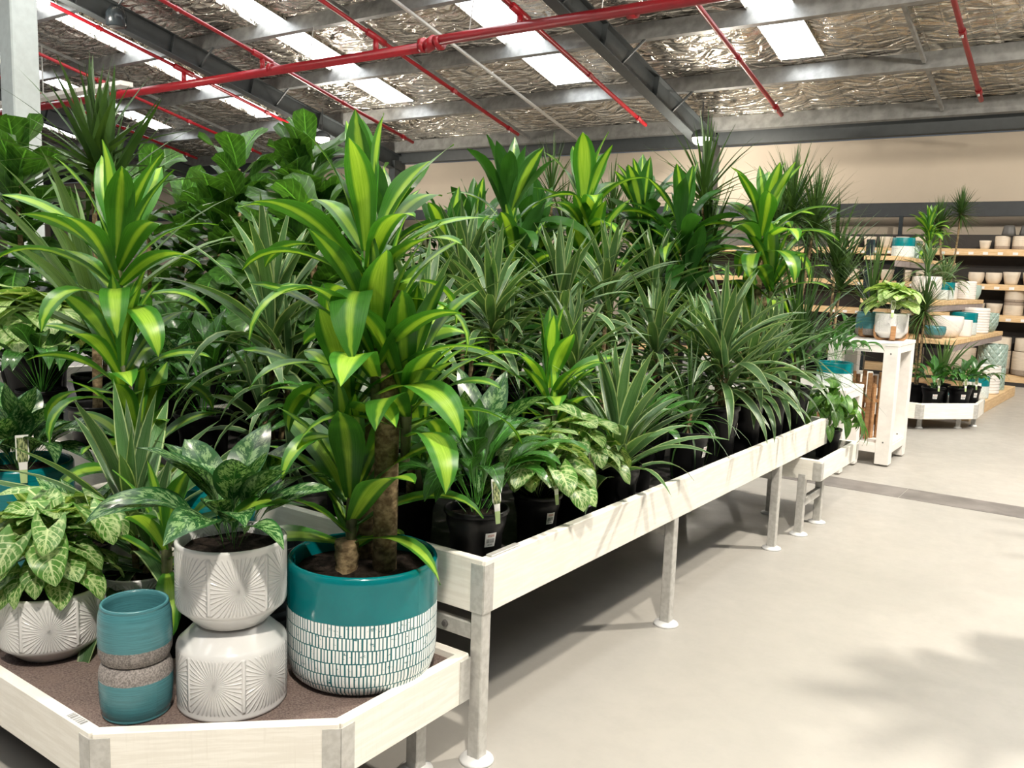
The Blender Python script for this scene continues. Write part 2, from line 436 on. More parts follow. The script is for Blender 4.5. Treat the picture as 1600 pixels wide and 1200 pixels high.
class MB:
    """collects boxes, tubes and lathes into one mesh"""
    def __init__(s): s.V = []; s.F = []; s.U = []; s.hasuv = False
    def add(s, V, F, U=None):
        k = len(s.V); s.V += [tuple(v) for v in V]; s.F += [tuple(i + k for i in f) for f in F]
        s.U += [tuple(u) for u in U] if U is not None else [(0, 0)] * len(V)
        if U is not None: s.hasuv = True
        return s
    def box(s, x0, x1, y0, y1, z0, z1, b=0.0, mtx=None):
        b = min(b, 0.45 * min(abs(x1 - x0), abs(y1 - y0), abs(z1 - z0)))
        if b <= 0:
            V = [(x, y, z) for z in (z0, z1) for y in (y0, y1) for x in (x0, x1)]
            F = [(0, 2, 3, 1), (4, 5, 7, 6), (0, 1, 5, 4), (2, 6, 7, 3), (0, 4, 6, 2), (1, 3, 7, 5)]
        else:
            V = []; idx = {}
            cs = ((x0, x1), (y0, y1), (z0, z1))
            for ix in (0, 1):
                for iy in (0, 1):
                    for iz in (0, 1):
                        c = (cs[0][ix], cs[1][iy], cs[2][iz]); sg = (1 - 2 * ix, 1 - 2 * iy, 1 - 2 * iz)
                        for ax in range(3):
                            p = [c[k] + sg[k] * b for k in range(3)]; p[ax] = c[ax]
                            idx[(ix, iy, iz, ax)] = len(V); V.append(tuple(p))
            F = []
            for ax in range(3):
                o1, o2 = [k for k in range(3) if k != ax]
                for sd in (0, 1):
                    q = []
                    for a, bb in ((0, 0), (1, 0), (1, 1), (0, 1)):
                        i = [0, 0, 0]; i[ax] = sd; i[o1] = a; i[o2] = bb
                        q.append(idx[(*i, ax)])
                    F.append(tuple(q))
                for a in (0, 1):
                    for bb in (0, 1):
                        i0 = [0, 0, 0]; i0[o1] = a; i0[o2] = bb; i1 = list(i0); i1[ax] = 1
                        F.append((idx[(*i0, o1)], idx[(*i0, o2)], idx[(*i1, o2)], idx[(*i1, o1)]))
            for ix in (0, 1):
                for iy in (0, 1):
                    for iz in (0, 1): F.append(tuple(idx[(ix, iy, iz, k)] for k in range(3)))
        if mtx is not None: V = [tuple(mtx @ Vector(v)) for v in V]
        return s.add(V, F)
    def tube(s, pts, rad, n=10, cap=True):
        pts = [Vector(p) for p in pts]
        rad = rad if isinstance(rad, (list, tuple)) else [rad] * len(pts)
        V = []; F = []; ref = None
        for i, p in enumerate(pts):
            d = (pts[min(i + 1, len(pts) - 1)] - pts[max(i - 1, 0)]).normalized()
            if ref is None: ref = d.orthogonal().normalized()
            ref = (ref - d * ref.dot(d)).normalized(); q = d.cross(ref)
            for k in range(n):
                a = 2 * PI * k / n
                V.append(tuple(p + (ref * math.cos(a) + q * math.sin(a)) * rad[i]))
        for i in range(len(pts) - 1):
            for k in range(n):
                F.append((i * n + k, i * n + (k + 1) % n, (i + 1) * n + (k + 1) % n, (i + 1) * n + k))
        if cap: F += [tuple(reversed(range(n))), tuple((len(pts) - 1) * n + k for k in range(n))]
        return s.add(V, F)
    def lathe(s, prof, n=40, c=(0, 0, 0), vscale=None, sx=1.0):
        H = max(p[1] for p in prof) or 1.0
        V = []; F = []; U = []
        for (r, z) in prof:
            for k in range(n + 1):
                a = 2 * PI * k / n
                V.append((c[0] + r * math.cos(a) * sx, c[1] + r * math.sin(a), c[2] + z)); U.append((k / n, z / (vscale or H)))
        m = n + 1
        for i in range(len(prof) - 1):
            for k in range(n):
                F.append((i * m + k, i * m + k + 1, (i + 1) * m + k + 1, (i + 1) * m + k))
        return s.add(V, F, U)
    def me(s, name, mat, smooth=False): return mesh(name, s.V, s.F, mat, s.U if s.hasuv else None, smooth)
    def build(s, name, mat, parent=None, smooth=False, label=None, kind=None, loc=(0, 0, 0), rot=(0, 0, 0)):
        return obj(name, s.me(name, mat, smooth), parent, loc, rot, label=label, kind=kind)
def bx(name, mat, parent, *a, b=0.004, label=None): return MB().box(*a, b=b).build(name, mat, parent, label=label)

# ------------------------------------------------------------------ the setting
bx('floor', M['floor'], None, -42, 9, -9, 16, -0.1, 0.0, b=0)['kind'] = 'structure'
FL = bpy.data.objects['floor']
for (x0, x1) in ((-6.0, -4.11), (-4.10, -2.35), (-2.34, -1.185), (-1.18, 0.6), (0.61, 2.4), (2.41, 4.2)):
    bx('stone_strip', M['strip'], FL, x0, x1, 6.46, 6.80, 0.0003, 0.002, b=0.0005)
wl = bx('wall_back', M['wall'], None, -42, 9, 16, 16.2, 0, 3.93, b=0); wl['kind'] = 'structure'
wl2 = bx('wall_left', M['wall'], None, -42.2, -42, -9, 16.2, 0, 4.2, b=0); wl2['kind'] = 'structure'
o = bx('trim_1', M['fascia'], None, -42, 9, 15.55, 15.62, 2.585, 2.815, b=0.004); o['kind'] = 'structure'
o = bx('trim_2', M['rafter'], None, -42, 9, 15.86, 16.0, 3.95, 4.22, b=0.01); o['kind'] = 'structure'

# ceiling: crumpled foil, sagging between the purlins, open where the skylight sheets are
STRIPS = [(-25.6, -24.85), (-21.5, -20.75), (-17.3, -16.55), (-13.12, -12.36), (-8.93, -8.15), (-4.78, -4.12), (-0.55, 0.2), (3.6, 4.35)]
PUR_Y = [15.62, 13.94, 12.12, 10.35, 8.58, 6.8, 5.03, 3.25, 1.48, -0.3, -2.1]
SKY_END = 13.8
def ceiling():
    rng = np.random.default_rng(3)
    xs = set(np.round(np.arange(-42, 6.01, 0.15), 3))
    for a, b in STRIPS: xs |= {a, b}
    xs = np.array(sorted(xs)); ys = np.array(sorted(set(np.round(np.arange(-6, 16.05, 0.12), 3)) | {SKY_END}))
    Xg, Yg = np.meshgrid(xs, ys)
    rid = np.digitize(Yg, sorted(PUR_Y))
    py = np.array(sorted(PUR_Y)); lo = np.r_[-4, py][rid]; hi = np.r_[py, 17.4][rid]
    u = np.clip((Yg - lo) / (hi - lo), 0, 1)
    bay = np.floor(Xg / 1.35)
    amp = 0.03 + 0.045 * np.abs(np.sin(bay * 12.99 + rid * 7.7))
    sag = amp * np.sin(PI * u) + 0.03 * np.sin(PI * np.mod(Xg / 1.35, 1)) * np.sin(PI * u)
    cr = np.zeros_like(Xg)
    for k in range(14):
        fx, fy = rng.uniform(0.4, 3.0), rng.uniform(2.0, 12.0)
        cr += rng.uniform(0.15, 0.5) / fy * 4 * np.sin(Xg * fx + Yg * fy + rng.uniform(0, 6) + 1.3 * np.sin(Xg * rng.uniform(0.8, 3) + rng.uniform(0, 6)))
    edge = np.ones_like(Xg)
    for a, b in STRIPS: edge *= np.clip(np.minimum(np.abs(Xg - a), np.abs(Xg - b)) / 0.25, 0.0, 1)
    edge *= np.where(np.abs(Yg - SKY_END) < 0.03, 0.0, 1)
    Z = roof_z(Yg) + 0.27 - sag * edge + 0.012 * cr * edge
    V = np.stack([Xg, Yg, Z], -1).reshape(-1, 3)
    nx, ny = len(xs), len(ys)
    xc = (xs[:-1] + xs[1:]) / 2; yc = (ys[:-1] + ys[1:]) / 2
    F = []
    for j in range(ny - 1):
        for i in range(nx - 1):
            if yc[j] < SKY_END and any(a < xc[i] < b for a, b in STRIPS): continue
            F.append((j * nx + i, (j + 1) * nx + i, (j + 1) * nx + i + 1, j * nx + i + 1))
    o = obj('ceiling', mesh('ceiling', V, F, M['foil'], smooth=True)); o['kind'] = 'structure'
    return o
CE = ceiling()
ang = math.atan(SLOPE)
for y in PUR_Y:                       # C section purlins, flange to the roof and lip below
    b = MB()
    b.box(-42, 6, -0.003, 0.003, 0.0, 0.26); b.box(-42, 6, -0.003, 0.085, -0.006, 0.0); b.box(-42, 6, -0.003, 0.085, 0.254, 0.26)
    b.box(-42, 6, 0.079, 0.085, -0.006, 0.025)
    b.build('purlin', M['purlin'], CE, loc=(0, y, roof_z(y)), rot=(-ang, 0, 0))
for x in (-30.8, -22.8, -14.75, -6.72, 1.2):
    L = 22.6
    b = MB()
    b.box(-0.008, 0.008, 0, L, -0.36, -0.02); b.box(-0.1, 0.1, 0, L, -0.02, -0.004); b.box(-0.1, 0.1, 0, L, -0.376, -0.36)
    for k in range(1, 12): b.box(-0.1, 0.1, k * 1.8, k * 1.8 + 0.01, -0.36, -0.02)
    b.build('rafter', M['rafter'], CE, loc=(x, -6, roof_z(-6)), rot=(-ang, 0, 0))
    bx('wall_column', M['rafter'], CE, x - 0.1, x + 0.1, 15.62, 15.98, 0, 4.0)
for x in (-2.75, -10.75, -18.7, -26.7):
    for y0, y1 in zip(PUR_Y[1:7], PUR_Y[:6]):
        b = MB().box(-0.025, 0.025, 0.06, (y1 - y0) / math.cos(ang) - 0.05, 0.05, 0.11, b=0.003)
        b.build('bridging_bar', M['purlin'], CE, loc=(x, y0, roof_z(y0)), rot=(-ang, 0, 0))
for x, y in ((-6.72, 13.94), (-6.72, 12.12), (-6.72, 10.35), (-14.75, 12.12), (-14.75, 10.35), (-14.75, 8.58)):
    for s in (-1, 1):
        MB().tube([(0.0, 0, -0.34), (s * 0.42, 0.03, 0.02)], 0.022, 6).build('fly_brace', M['rafter'], CE, loc=(x, y, roof_z(y)))
for i, (a, b) in enumerate(STRIPS):
    root = bpy.data.objects.new('window_%d' % (i + 1), None); COL.objects.link(root); root['kind'] = 'structure'
    ys = [-6] + sorted(PUR_Y)[2:-1] + [SKY_END]
    p = MB()
    for y0, y1 in zip(ys[:-1], ys[1:]):
        V = [(a - 0.02, y0, roof_z(y0) + 0.29), (b + 0.02, y0, roof_z(y0) + 0.29), (b + 0.02, y1, roof_z(y1) + 0.29), (a - 0.02, y1, roof_z(y1) + 0.29)]
        me = mesh('skylight_sheet', V, [(0, 3, 2, 1)], M['skylight'])
        obj('skylight_sheet', me, root)
    for x in (a, b):
        V = [(x, ys[0], roof_z(ys[0]) + 0.22), (x, ys[-1], roof_z(ys[-1]) + 0.22), (x, ys[-1], roof_z(ys[-1]) + 0.30), (x, ys[0], roof_z(ys[0]) + 0.30)]
        b2 = MB(); t = 0.012 if x == b else -0.012
        b2.add(V + [(v[0] + t, v[1], v[2]) for v in V], [(0, 1, 2, 3), (7, 6, 5, 4), (0, 4, 5, 1), (1, 5, 6, 2), (2, 6, 7, 3), (3, 7, 4, 0)])
        b2.build('skylight_curb', M['foil'], root)
# white column at the left
PX, PY = -14.1, 6.75
colm = MB().box(-0.2, 0.2, -0.2, 0.2, 0, 6.2, b=0.02)
co = colm.build('support_column', M['column'], None, loc=(PX, PY, 0)); tag(co, 'pale grey green steel column at the left edge of the hall', 'column')
MB().box(-0.28, 0.28, -0.28, 0.28, 0.0, 0.02, b=0.004).build('base_plate', M['column'], co)

# ------------------------------------------------------------------ roof services
sp = thing('sprinkler_pipework', 'red sprinkler pipes hung below the roof purlins', 'pipework')
def zz(y, d): return roof_z(y) - d
zm = zz(10.25, 0.66)
MB().tube([(-34, 10.25, zm), (-9.05, 10.25, zm)], 0.075, 14).build('main_pipe', M['red'], sp, True)
MB().tube([(-9.0, 10.25, zm), (-8.8, 10.2, zm + 0.05)], 0.095, 14).build('coupling', M['red'], sp, True)
MB().tube([(-8.8, 10.2, zm + 0.05), (4, 10.2, zm + 0.05)], 0.075, 14).build('main_pipe', M['red'], sp, True)
for x in (-12.6, -5.6, -1.5): MB().tube([(x, 10.25, zm + 0.04), (x + 0.12, 10.25, zm + 0.04)], 0.092, 14).build('coupling', M['red'], sp, True)
for x in (-9.08, -8.75): MB().tube([(x, 10.22, zm + 0.02), (x + 0.07, 10.22, zm + 0.02)], 0.11, 14).build('coupling', M['red'], sp, True)
for x in (-20.4, -17.8, -15.1, -12.8, -10.06, -7.3, -4.87, -2.01, 0.7):
    MB().tube([(x, 3.0, zz(3.0, 0.40)), (x, 14.2, zz(14.2, 0.40))], 0.034, 8).build('branch_pipe', M['red'], sp, True)
    MB().tube([(x, 10.25, zm), (x, 10.25, zz(10.25, 0.38))], 0.045, 8).build('riser', M['red'], sp, True)
    MB().tube([(x, 10.05, zz(10.05, 0.40)), (x, 10.45, zz(10.45, 0.40))], 0.055, 8).build('tee', M['red'], sp, True)
    for y in (13.9, 12.2, 8.6):
        MB().tube([(x, y, zz(y, 0.40)), (x, y, zz(y, 0.47))], [0.014, 0.02], 6).build('sprinkler_head', M['galv'], sp)
        MB().tube([(x, y - 0.05, zz(y - 0.05, 0.40)), (x, y + 0.05, zz(y + 0.05, 0.40))], 0.045, 8).build('tee', M['red'], sp)
for x in (-11.6, -8.2, -6.0, -3.4):
    MB().tube([(x, 10.25, zm + 0.07), (x, 10.35, zz(10.35, 0.0))], 0.008, 6).build('hanger_rod', M['galv'], sp)
cd = tag(MB().tube([(-9.4, 7.8, zz(7.8, 0.08)), (-9.4, 10.6, zz(10.6, 0.08)), (-9.42, 15.4, zz(15.4, 0.08))], 0.03, 8).build('conduit', M['galv'], None, True), 'pale steel conduit under the foil roof above the red main pipe', 'conduit')

LAMP_LABELS = ['round high bay lamp over the aisle beside the long bench', 'lit round high bay lamp under the near grey rafter by the cream wall',
               'round high bay lamp near the far end of the cream wall', 'lit round high bay lamp low on the left rafter behind the fiddle leaf figs',
               'round high bay lamp at the top of the pale column', 'round high bay lamp over the left bench', 'round high bay lamp over the near end of the aisle']
for (x, y, pw), lb in zip(LAMPS, LAMP_LABELS):
    z = roof_z(y) - 0.62
    t = thing('high_bay_lamp', lb, 'lamp', (x, y, z))
    MB().lathe([(0.0, 0.14), (0.08, 0.135), (0.14, 0.10), (0.165, 0.05), (0.172, 0.0), (0.165, -0.004), (0.155, 0.004), (0.155, 0.03)], 28).build('housing', M['rafter'], t, True)
    MB().lathe([(0.155, 0.004), (0.152, -0.04), (0.125, -0.085), (0.07, -0.11), (0.0, -0.115)], 28).build('lens', M['lamp_lens'], t, True)
    MB().tube([(0, 0, 0.13), (0, 0, 0.3), (0.0, 0, 0.6)], 0.012, 6).build('bracket', M['rafter'], t)
    ld = bpy.data.lights.new('high_bay_light', 'POINT'); ld.energy = pw; ld.color = (1.0, 0.92, 0.80); ld.shadow_soft_size = 0.16
    lo = bpy.data.objects.new('high_bay_light', ld); COL.objects.link(lo); lo.parent = t; lo.location = (0, 0, -0.24)
t = thing('pendant_speaker', 'black pendant speaker hanging under the left rafter', 'speaker', (-14.5, 8.56, 5.35))
MB().lathe([(0.0, 0.0), (0.13, 0.0), (0.17, 0.02), (0.165, 0.22), (0.10, 0.33), (0.0, 0.34)], 24).build('housing', M['charcoal_pot'], t, True)
MB().tube([(0, 0, 0.33), (0, 0, roof_z(8.56) - 5.35 - 0.3)], 0.008, 6).build('cable', M['charcoal_pot'], t)
MB().lathe([(0.0, -0.004), (0.12, -0.004), (0.125, 0.004)], 24).build('grille', M['grey_pot'], t, True)
t = thing('cable_tray', 'white cable tray crossing the hall far behind the spiky plant', 'cable tray', (0, 0, 0))
MB().box(-34, -15.5, 9.2, 9.45, 4.62, 4.70).build('tray', M['white_paint'], t)
for x in (-30, -24, -18.5): MB().tube([(x, 9.3, 4.7), (x, 9.3, roof_z(9.3) + 0.02)], 0.012, 6).build('hanger_rod', M['galv'], t)

# ------------------------------------------------------------------ benches
def poly_bench(name, label, pts, zt, bh, deckz, deckmat, legs, brackets=True, rails=(), zleg=None, lift=0.0, foot=0.055):
    """boards along the closed outline pts (counter-clockwise), a deck inside, legs with round feet"""
    cx = sum(p[0] for p in pts) / len(pts); cy = sum(p[1] for p in pts) / len(pts)
    t = thing(name, label, 'bench', (cx, cy, 0))
    P = [Vector((p[0] - cx, p[1] - cy, 0)) for p in pts]
    n = len(P); TH = 0.032
    for i in range(n):
        a, b = P[i], P[(i + 1) % n]
        d = (b - a); L = d.length; d.normalize(); q = Vector((-d.y, d.x, 0))
        m = Matrix(((d.x, q.x, 0, a.x), (d.y, q.y, 0, a.y), (0, 0, 1, 0), (0, 0, 0, 1)))
        MB().box(0.004, L - 0.004, 0, TH, zt - bh, zt - 0.0006 * i, b=0.003, mtx=m).build('side_board', M['board'], t)
        if brackets:
            pr = (a - P[i - 1]).normalized(); s = 0.046
            for dd, qq in ((d, q), (-pr, Vector((-pr.y, pr.x, 0)))):
                m2 = Matrix(((dd.x, qq.x, 0, a.x), (dd.y, qq.y, 0, a.y), (0, 0, 1, 0), (0, 0, 0, 1)))
                MB().box(0.0, s, -0.003, 0.0005, zt - bh + 0.004, zt - 0.014, mtx=m2).build('corner_bracket', M['galv'], t)
    inner = []
    for i in range(n):
        d0 = (P[i] - P[i - 1]).normalized(); d1 = (P[(i + 1) % n] - P[i]).normalized()
        q0 = Vector((-d0.y, d0.x, 0)); q1 = Vector((-d1.y, d1.x, 0)); bis = (q0 + q1).normalized()
        inner.append(P[i] + bis * (TH / max(0.3, bis.dot(q0))))
    V = [(p.x, p.y, deckz) for p in inner] + [(p.x, p.y, deckz - 0.012) for p in inner]
    F = [tuple(range(n)), tuple(reversed(range(n, 2 * n)))] + [(i, i + n, (i + 1) % n + n, (i + 1) % n) for i in range(n)]
    obj('deck', mesh('deck', V, F, deckmat), t)
    for (x, y) in legs:
        x -= cx; y -= cy
        lg = MB().box(x - 0.022, x + 0.022, y - 0.022, y + 0.022, 0.014, zleg or (zt - bh + 0.03), b=0.003).build('leg', M['galv'], t)
        MB().lathe([(0, 0), (foot, 0), (foot * 0.94, 0.008), (0.028, 0.017), (0, 0.017)], 20, (x, y, 0)).build('foot_disc', M['disc'], lg, True)
    for (a, b, z) in rails:
        MB().box(min(a[0], b[0]) - cx - 0.012, max(a[0], b[0]) - cx + 0.012, min(a[1], b[1]) - cy - 0.012, max(a[1], b[1]) - cy + 0.012, z - 0.025, z + 0.025, b=0.002).build('cross_rail', M['galv'], t)
    return t, cx, cy
BX0, BX1, BY0, BY1 = -4.15, -1.468, 1.975, 5.56
bench, bcx, bcy = poly_bench('display_bench', 'long whitewashed timber bench on grey steel legs crowded with potted plants',
    [(BX0, BY0), (BX1, BY0), (BX1, BY1), (BX0, BY1)], 0.645, 0.168, 0.535, M['deck'],
    [(BX1 - 0.024, 1.999), (BX1 - 0.024, 3.34), (BX1 - 0.024, 4.70), (-2.5, 1.999), (-2.5, 3.34), (-2.5, 4.70), (BX0 + 0.03, 1.999), (BX0 + 0.03, 3.34), (BX0 + 0.03, 4.7)],
    rails=[((BX0 + 0.05, 2.0), (BX1 - 0.05, 2.0), 0.41), ((BX0 + 0.05, 3.34), (BX1 - 0.05, 3.34), 0.42), ((BX0 + 0.05, 4.7), (BX1 - 0.05, 4.7), 0.42)])
for y in (2.0, 3.34, 4.7):
    MB().lathe([(0, 0), (0.012, 0), (0.009, 0.008), (0, 0.009)], 8).build('bolt_head', M['trim_grey'], bench, loc=(-1.62 - bcx, y - 0.013 - bcy, 0.41), rot=(PI / 2, 0, 0))
bx('ticket_strip', M['galv'], bench, BX1 - 0.028 - bcx, BX1 - 0.006 - bcx, 2.02 - bcy, 2.17 - bcy, 0.645, 0.650, b=0.001)
tray, tcx, tcy = poly_bench('low_display_tray', 'low whitewashed timber tray with chamfered corner in front of the long bench',
    [(-4.15, 1.05), (-1.935, 1.03), (-1.503, 1.44), (-1.503, 1.965), (-4.15, 1.965)], 0.356, 0.15, 0.332, M['felt'],
    [(-1.60, 1.84), (-1.66, 1.36), (-2.02, 1.12), (-2.9, 1.12), (-2.7, 1.85), (-4.08, 1.12), (-4.08, 1.88)],
    rails=[((-4.0, 1.11), (-2.05, 1.11), 0.15)])
_p = [(-4.1, 1.085), (-1.948, 1.066), (-1.537, 1.456), (-1.537, 1.93), (-4.1, 1.93)]
for a, b in zip(_p[:3], _p[1:4]):
    MB().tube([(a[0] - tcx, a[1] - tcy, 0.337), (b[0] - tcx, b[1] - tcy, 0.337)], 0.006, 6).build('edge_trim', M['trim_grey'], tray)
lab = mesh('barcode_label', [(0, 0, 0), (0.075, 0, 0), (0.075, 0.02, 0), (0, 0.02, 0)], [(0, 1, 2, 3)], M['label'], [(0.1, 0.3), (0.9, 0.3), (0.9, 0.56), (0.1, 0.56)])
obj('barcode_label', lab, tray, (-2.06 - tcx, 1.037 - tcy, 0.3566), (0, 0, 0))
poly_bench('low_end_tray', 'small low white tray on grey legs under the far end of the long bench',
    [(-2.3, 5.06), (-1.352, 5.06), (-1.352, 5.90), (-2.3, 5.90)], 0.462, 0.122, 0.365, M['deck'],
    [(-1.46, 5.0 + 0.08), (-1.45, 5.42), (-2.2, 5.08), (-2.2, 5.85), (-1.75, 5.42)], rails=[((-1.455, 5.1), (-1.45, 5.42), 0.2)])
poly_bench('left_display_bench', 'second long white bench behind the first, loaded with tall figs and canes',
    [(-6.6, 1.9), (-4.32, 1.9), (-4.32, 5.6), (-6.6, 5.6)], 0.645, 0.168, 0.535, M['deck'],
    [(-6.5, 2.0), (-4.4, 2.0), (-6.5, 5.5), (-4.4, 5.5)])
poly_bench('rear_display_bench', 'white bench of spiky dracaenas behind the far end of the long bench',
    [(-4.2, 6.95), (-2.05, 6.95), (-2.05, 9.3), (-4.2, 9.3)], 0.60, 0.15, 0.53, M['deck'],
    [(-4.1, 7.05), (-2.15, 7.05), (-4.1, 9.2), (-2.15, 9.2)])
poly_bench('low_pot_tray', 'low white tray of three black labelled pots beside the pine shelves',
    [(-2.6, 9.6), (-1.63, 9.6), (-1.17, 10.1), (-1.17, 10.62), (-2.6, 10.62)], 0.285, 0.165, 0.2, M['deck'],
    [(-1.66, 9.8), (-1.34, 10.13), (-1.23, 10.4), (-2.5, 9.7), (-2.5, 10.5)], foot=0.04)

# white timber stands
def timber_stand(label, x0, x1, y0, y1, h, s, shelf):
    cx, cy = (x0 + x1) / 2, (y0 + y1) / 2
    t = thing('plant_stand', label, 'stand', (cx, cy, 0)); a, b = (x1 - x0) / 2, (y1 - y0) / 2
    for sx in (-1, 1):
        for sy in (-1, 1):
            px, py = sx * (a - s / 2), sy * (b - s / 2)
            lg = MB().box(px - s / 2, px + s / 2, py - s / 2, py + s / 2, 0.015, h - 0.03, b=0.003).build('leg', M['white_paint'], t)
            MB().lathe([(0, 0), (0.02, 0), (0.02, 0.016), (0, 0.016)], 12, (px, py, 0)).build('foot', M['galv'], lg)
            for z in (0.2, h - 0.09): MB().lathe([(0, 0), (0.007, 0), (0.005, 0.003), (0, 0.003)], 8).build('screw', M['trim_grey'], lg, loc=(px, py - s / 2, z), rot=(PI / 2, 0, 0))
    MB().box(-a - 0.004, a + 0.004, -b - 0.004, b + 0.004, h - 0.03, h, b=0.004).build('top', M['white_paint'], t)
    for sy in (-1, 1): MB().box(-a + s, a - s, sy * (b - 0.012) - 0.012, sy * (b - 0.012) + 0.012, h - 0.085, h - 0.03).build('apron', M['white_paint'], t)
    for sx in (-1, 1): MB().box(sx * (a - 0.012) - 0.012, sx * (a - 0.012) + 0.012, -b + s, b - s, h - 0.085, h - 0.03).build('apron', M['white_paint'], t)
    MB().box(-a + 0.006, a - 0.006, -b + 0.006, b - 0.006, shelf, shelf + 0.02, b=0.002).build('shelf', M['white_paint'], t)
    for sy in (-1, 1): MB().box(-a + s, a - s, sy * (b - 0.012) - 0.012, sy * (b - 0.012) + 0.012, shelf - 0.06, shelf).build('shelf_rail', M['white_paint'], t)
    for sx in (-1, 1): MB().box(sx * (a - 0.012) - 0.012, sx * (a - 0.012) + 0.012, -b + s, b - s, shelf - 0.06, shelf).build('shelf_rail', M['white_paint'], t)
    return t
TS = timber_stand('tall white timber plant stand with wooden pot holders stored inside', -2.02, -1.47, 7.47, 8.12, 1.02, 0.11, 0.17)
bx('ticket_holder', M['galv'], TS, -0.11, 0.06, -0.332, -0.329, 0.945, 0.958, b=0.001)
timber_stand('short white timber plant stand between the low tray and the tall stand', -2.2, -1.70, 6.88, 7.42, 0.67, 0.09, 0.15)

def bent_stand(label, x, y, z, hw, up, rz, group=None, drop=0.0):
    """two crossing bent strips that cup a pot; drop > 0 gives long straight legs"""
    t = thing('wooden_pot_holder', label, 'pot holder', (x, y, z), rz, group)
    for k in range(2):
        b = MB(); pr = []
        for s in (-1, 1):
            pass
        path = []
        r = 0.05
        path.append((-hw, up)); 
        for q in range(6):
            a = PI + q / 5 * PI / 2
            path.append((-hw + r + r * math.cos(a), drop + r + r * math.sin(a)))
        path += [(-p[0], p[1]) for p in reversed(path)]
        V = []; F = []
        th, wd = 0.018, 0.04
        for i, (px, pz) in enumerate(path):
            p0 = path[max(0, i - 1)]; p1 = path[min(len(path) - 1, i + 1)]
            dx, dz = p1[0] - p0[0], p1[1] - p0[1]; l = math.hypot(dx, dz); nx, nz = -dz / l, dx / l
            for (o, w_) in ((0, -wd / 2), (0, wd / 2), (th, wd / 2), (th, -wd / 2)): V.append((px + nx * o, w_, pz + nz * o))
        m = len(path)
        for i in range(m - 1):
            for q in range(4): F.append((i * 4 + q, i * 4 + (q + 1) % 4, (i + 1) * 4 + (q + 1) % 4, (i + 1) * 4 + q))
        F += [(3, 2, 1, 0), tuple((m - 1) * 4 + q for q in range(4))]
        b.add(V, F)
        b.build('bent_strip', M['oak'], t, rot=(0, 0, k * PI / 2), loc=(0, 0, 0.0 if k == 0 else -0.0))
    if drop > 0:
        for k in range(4):
            a = k * PI / 2
            MB().box(hw - 0.03, hw + 0.002, -0.022, 0.022, 0.0, up, b=0.004).build('leg', M['oak'], t, rot=(0, 0, a))
    return t
bent_stand('brown wooden pot holder on the tall white stand cupping the white pot', -1.61, 7.80, 1.02, 0.135, 0.125, R(20))
bent_stand('brown wooden pot holder on the tall white stand under the grey based teal pot', -1.83, 8.02, 1.02, 0.12, 0.12, R(65))
def leg_stand(label, x, y, z, hw, h, rz, mid):
    t = thing('wooden_pot_holder', label, 'pot holder', (x, y, z), rz)
    for k in range(4):
        MB().box(hw - 0.012, hw + 0.012, -0.017, 0.017, 0.0, h, b=0.004).build('leg', M['oak'], t, rot=(0, 0, k * PI / 2))
    for k in range(2):
        MB().box(-hw, hw, -0.018, 0.018, mid + k * 0.001, mid + 0.03, b=0.003).build('cross_bar', M['oak'], t, rot=(0, 0, k * PI / 2))
leg_stand('tall brown wooden pot holder stored at the front of the white stand', -1.74, 7.70, 0.19, 0.105, 0.56, R(25), 0.30)
leg_stand('shorter brown wooden pot holder nested inside the taller one', -1.735, 7.71, 0.19, 0.07, 0.46, R(65), 0.22)
leg_stand('brown wooden pot holder stored at the back of the tall white stand', -1.82, 7.95, 0.19, 0.10, 0.50, R(45), 0.28)
leg_stand('brown wooden pot holder stored under the short white stand', -1.95, 7.15, 0.17, 0.12, 0.36, R(10), 0.2)

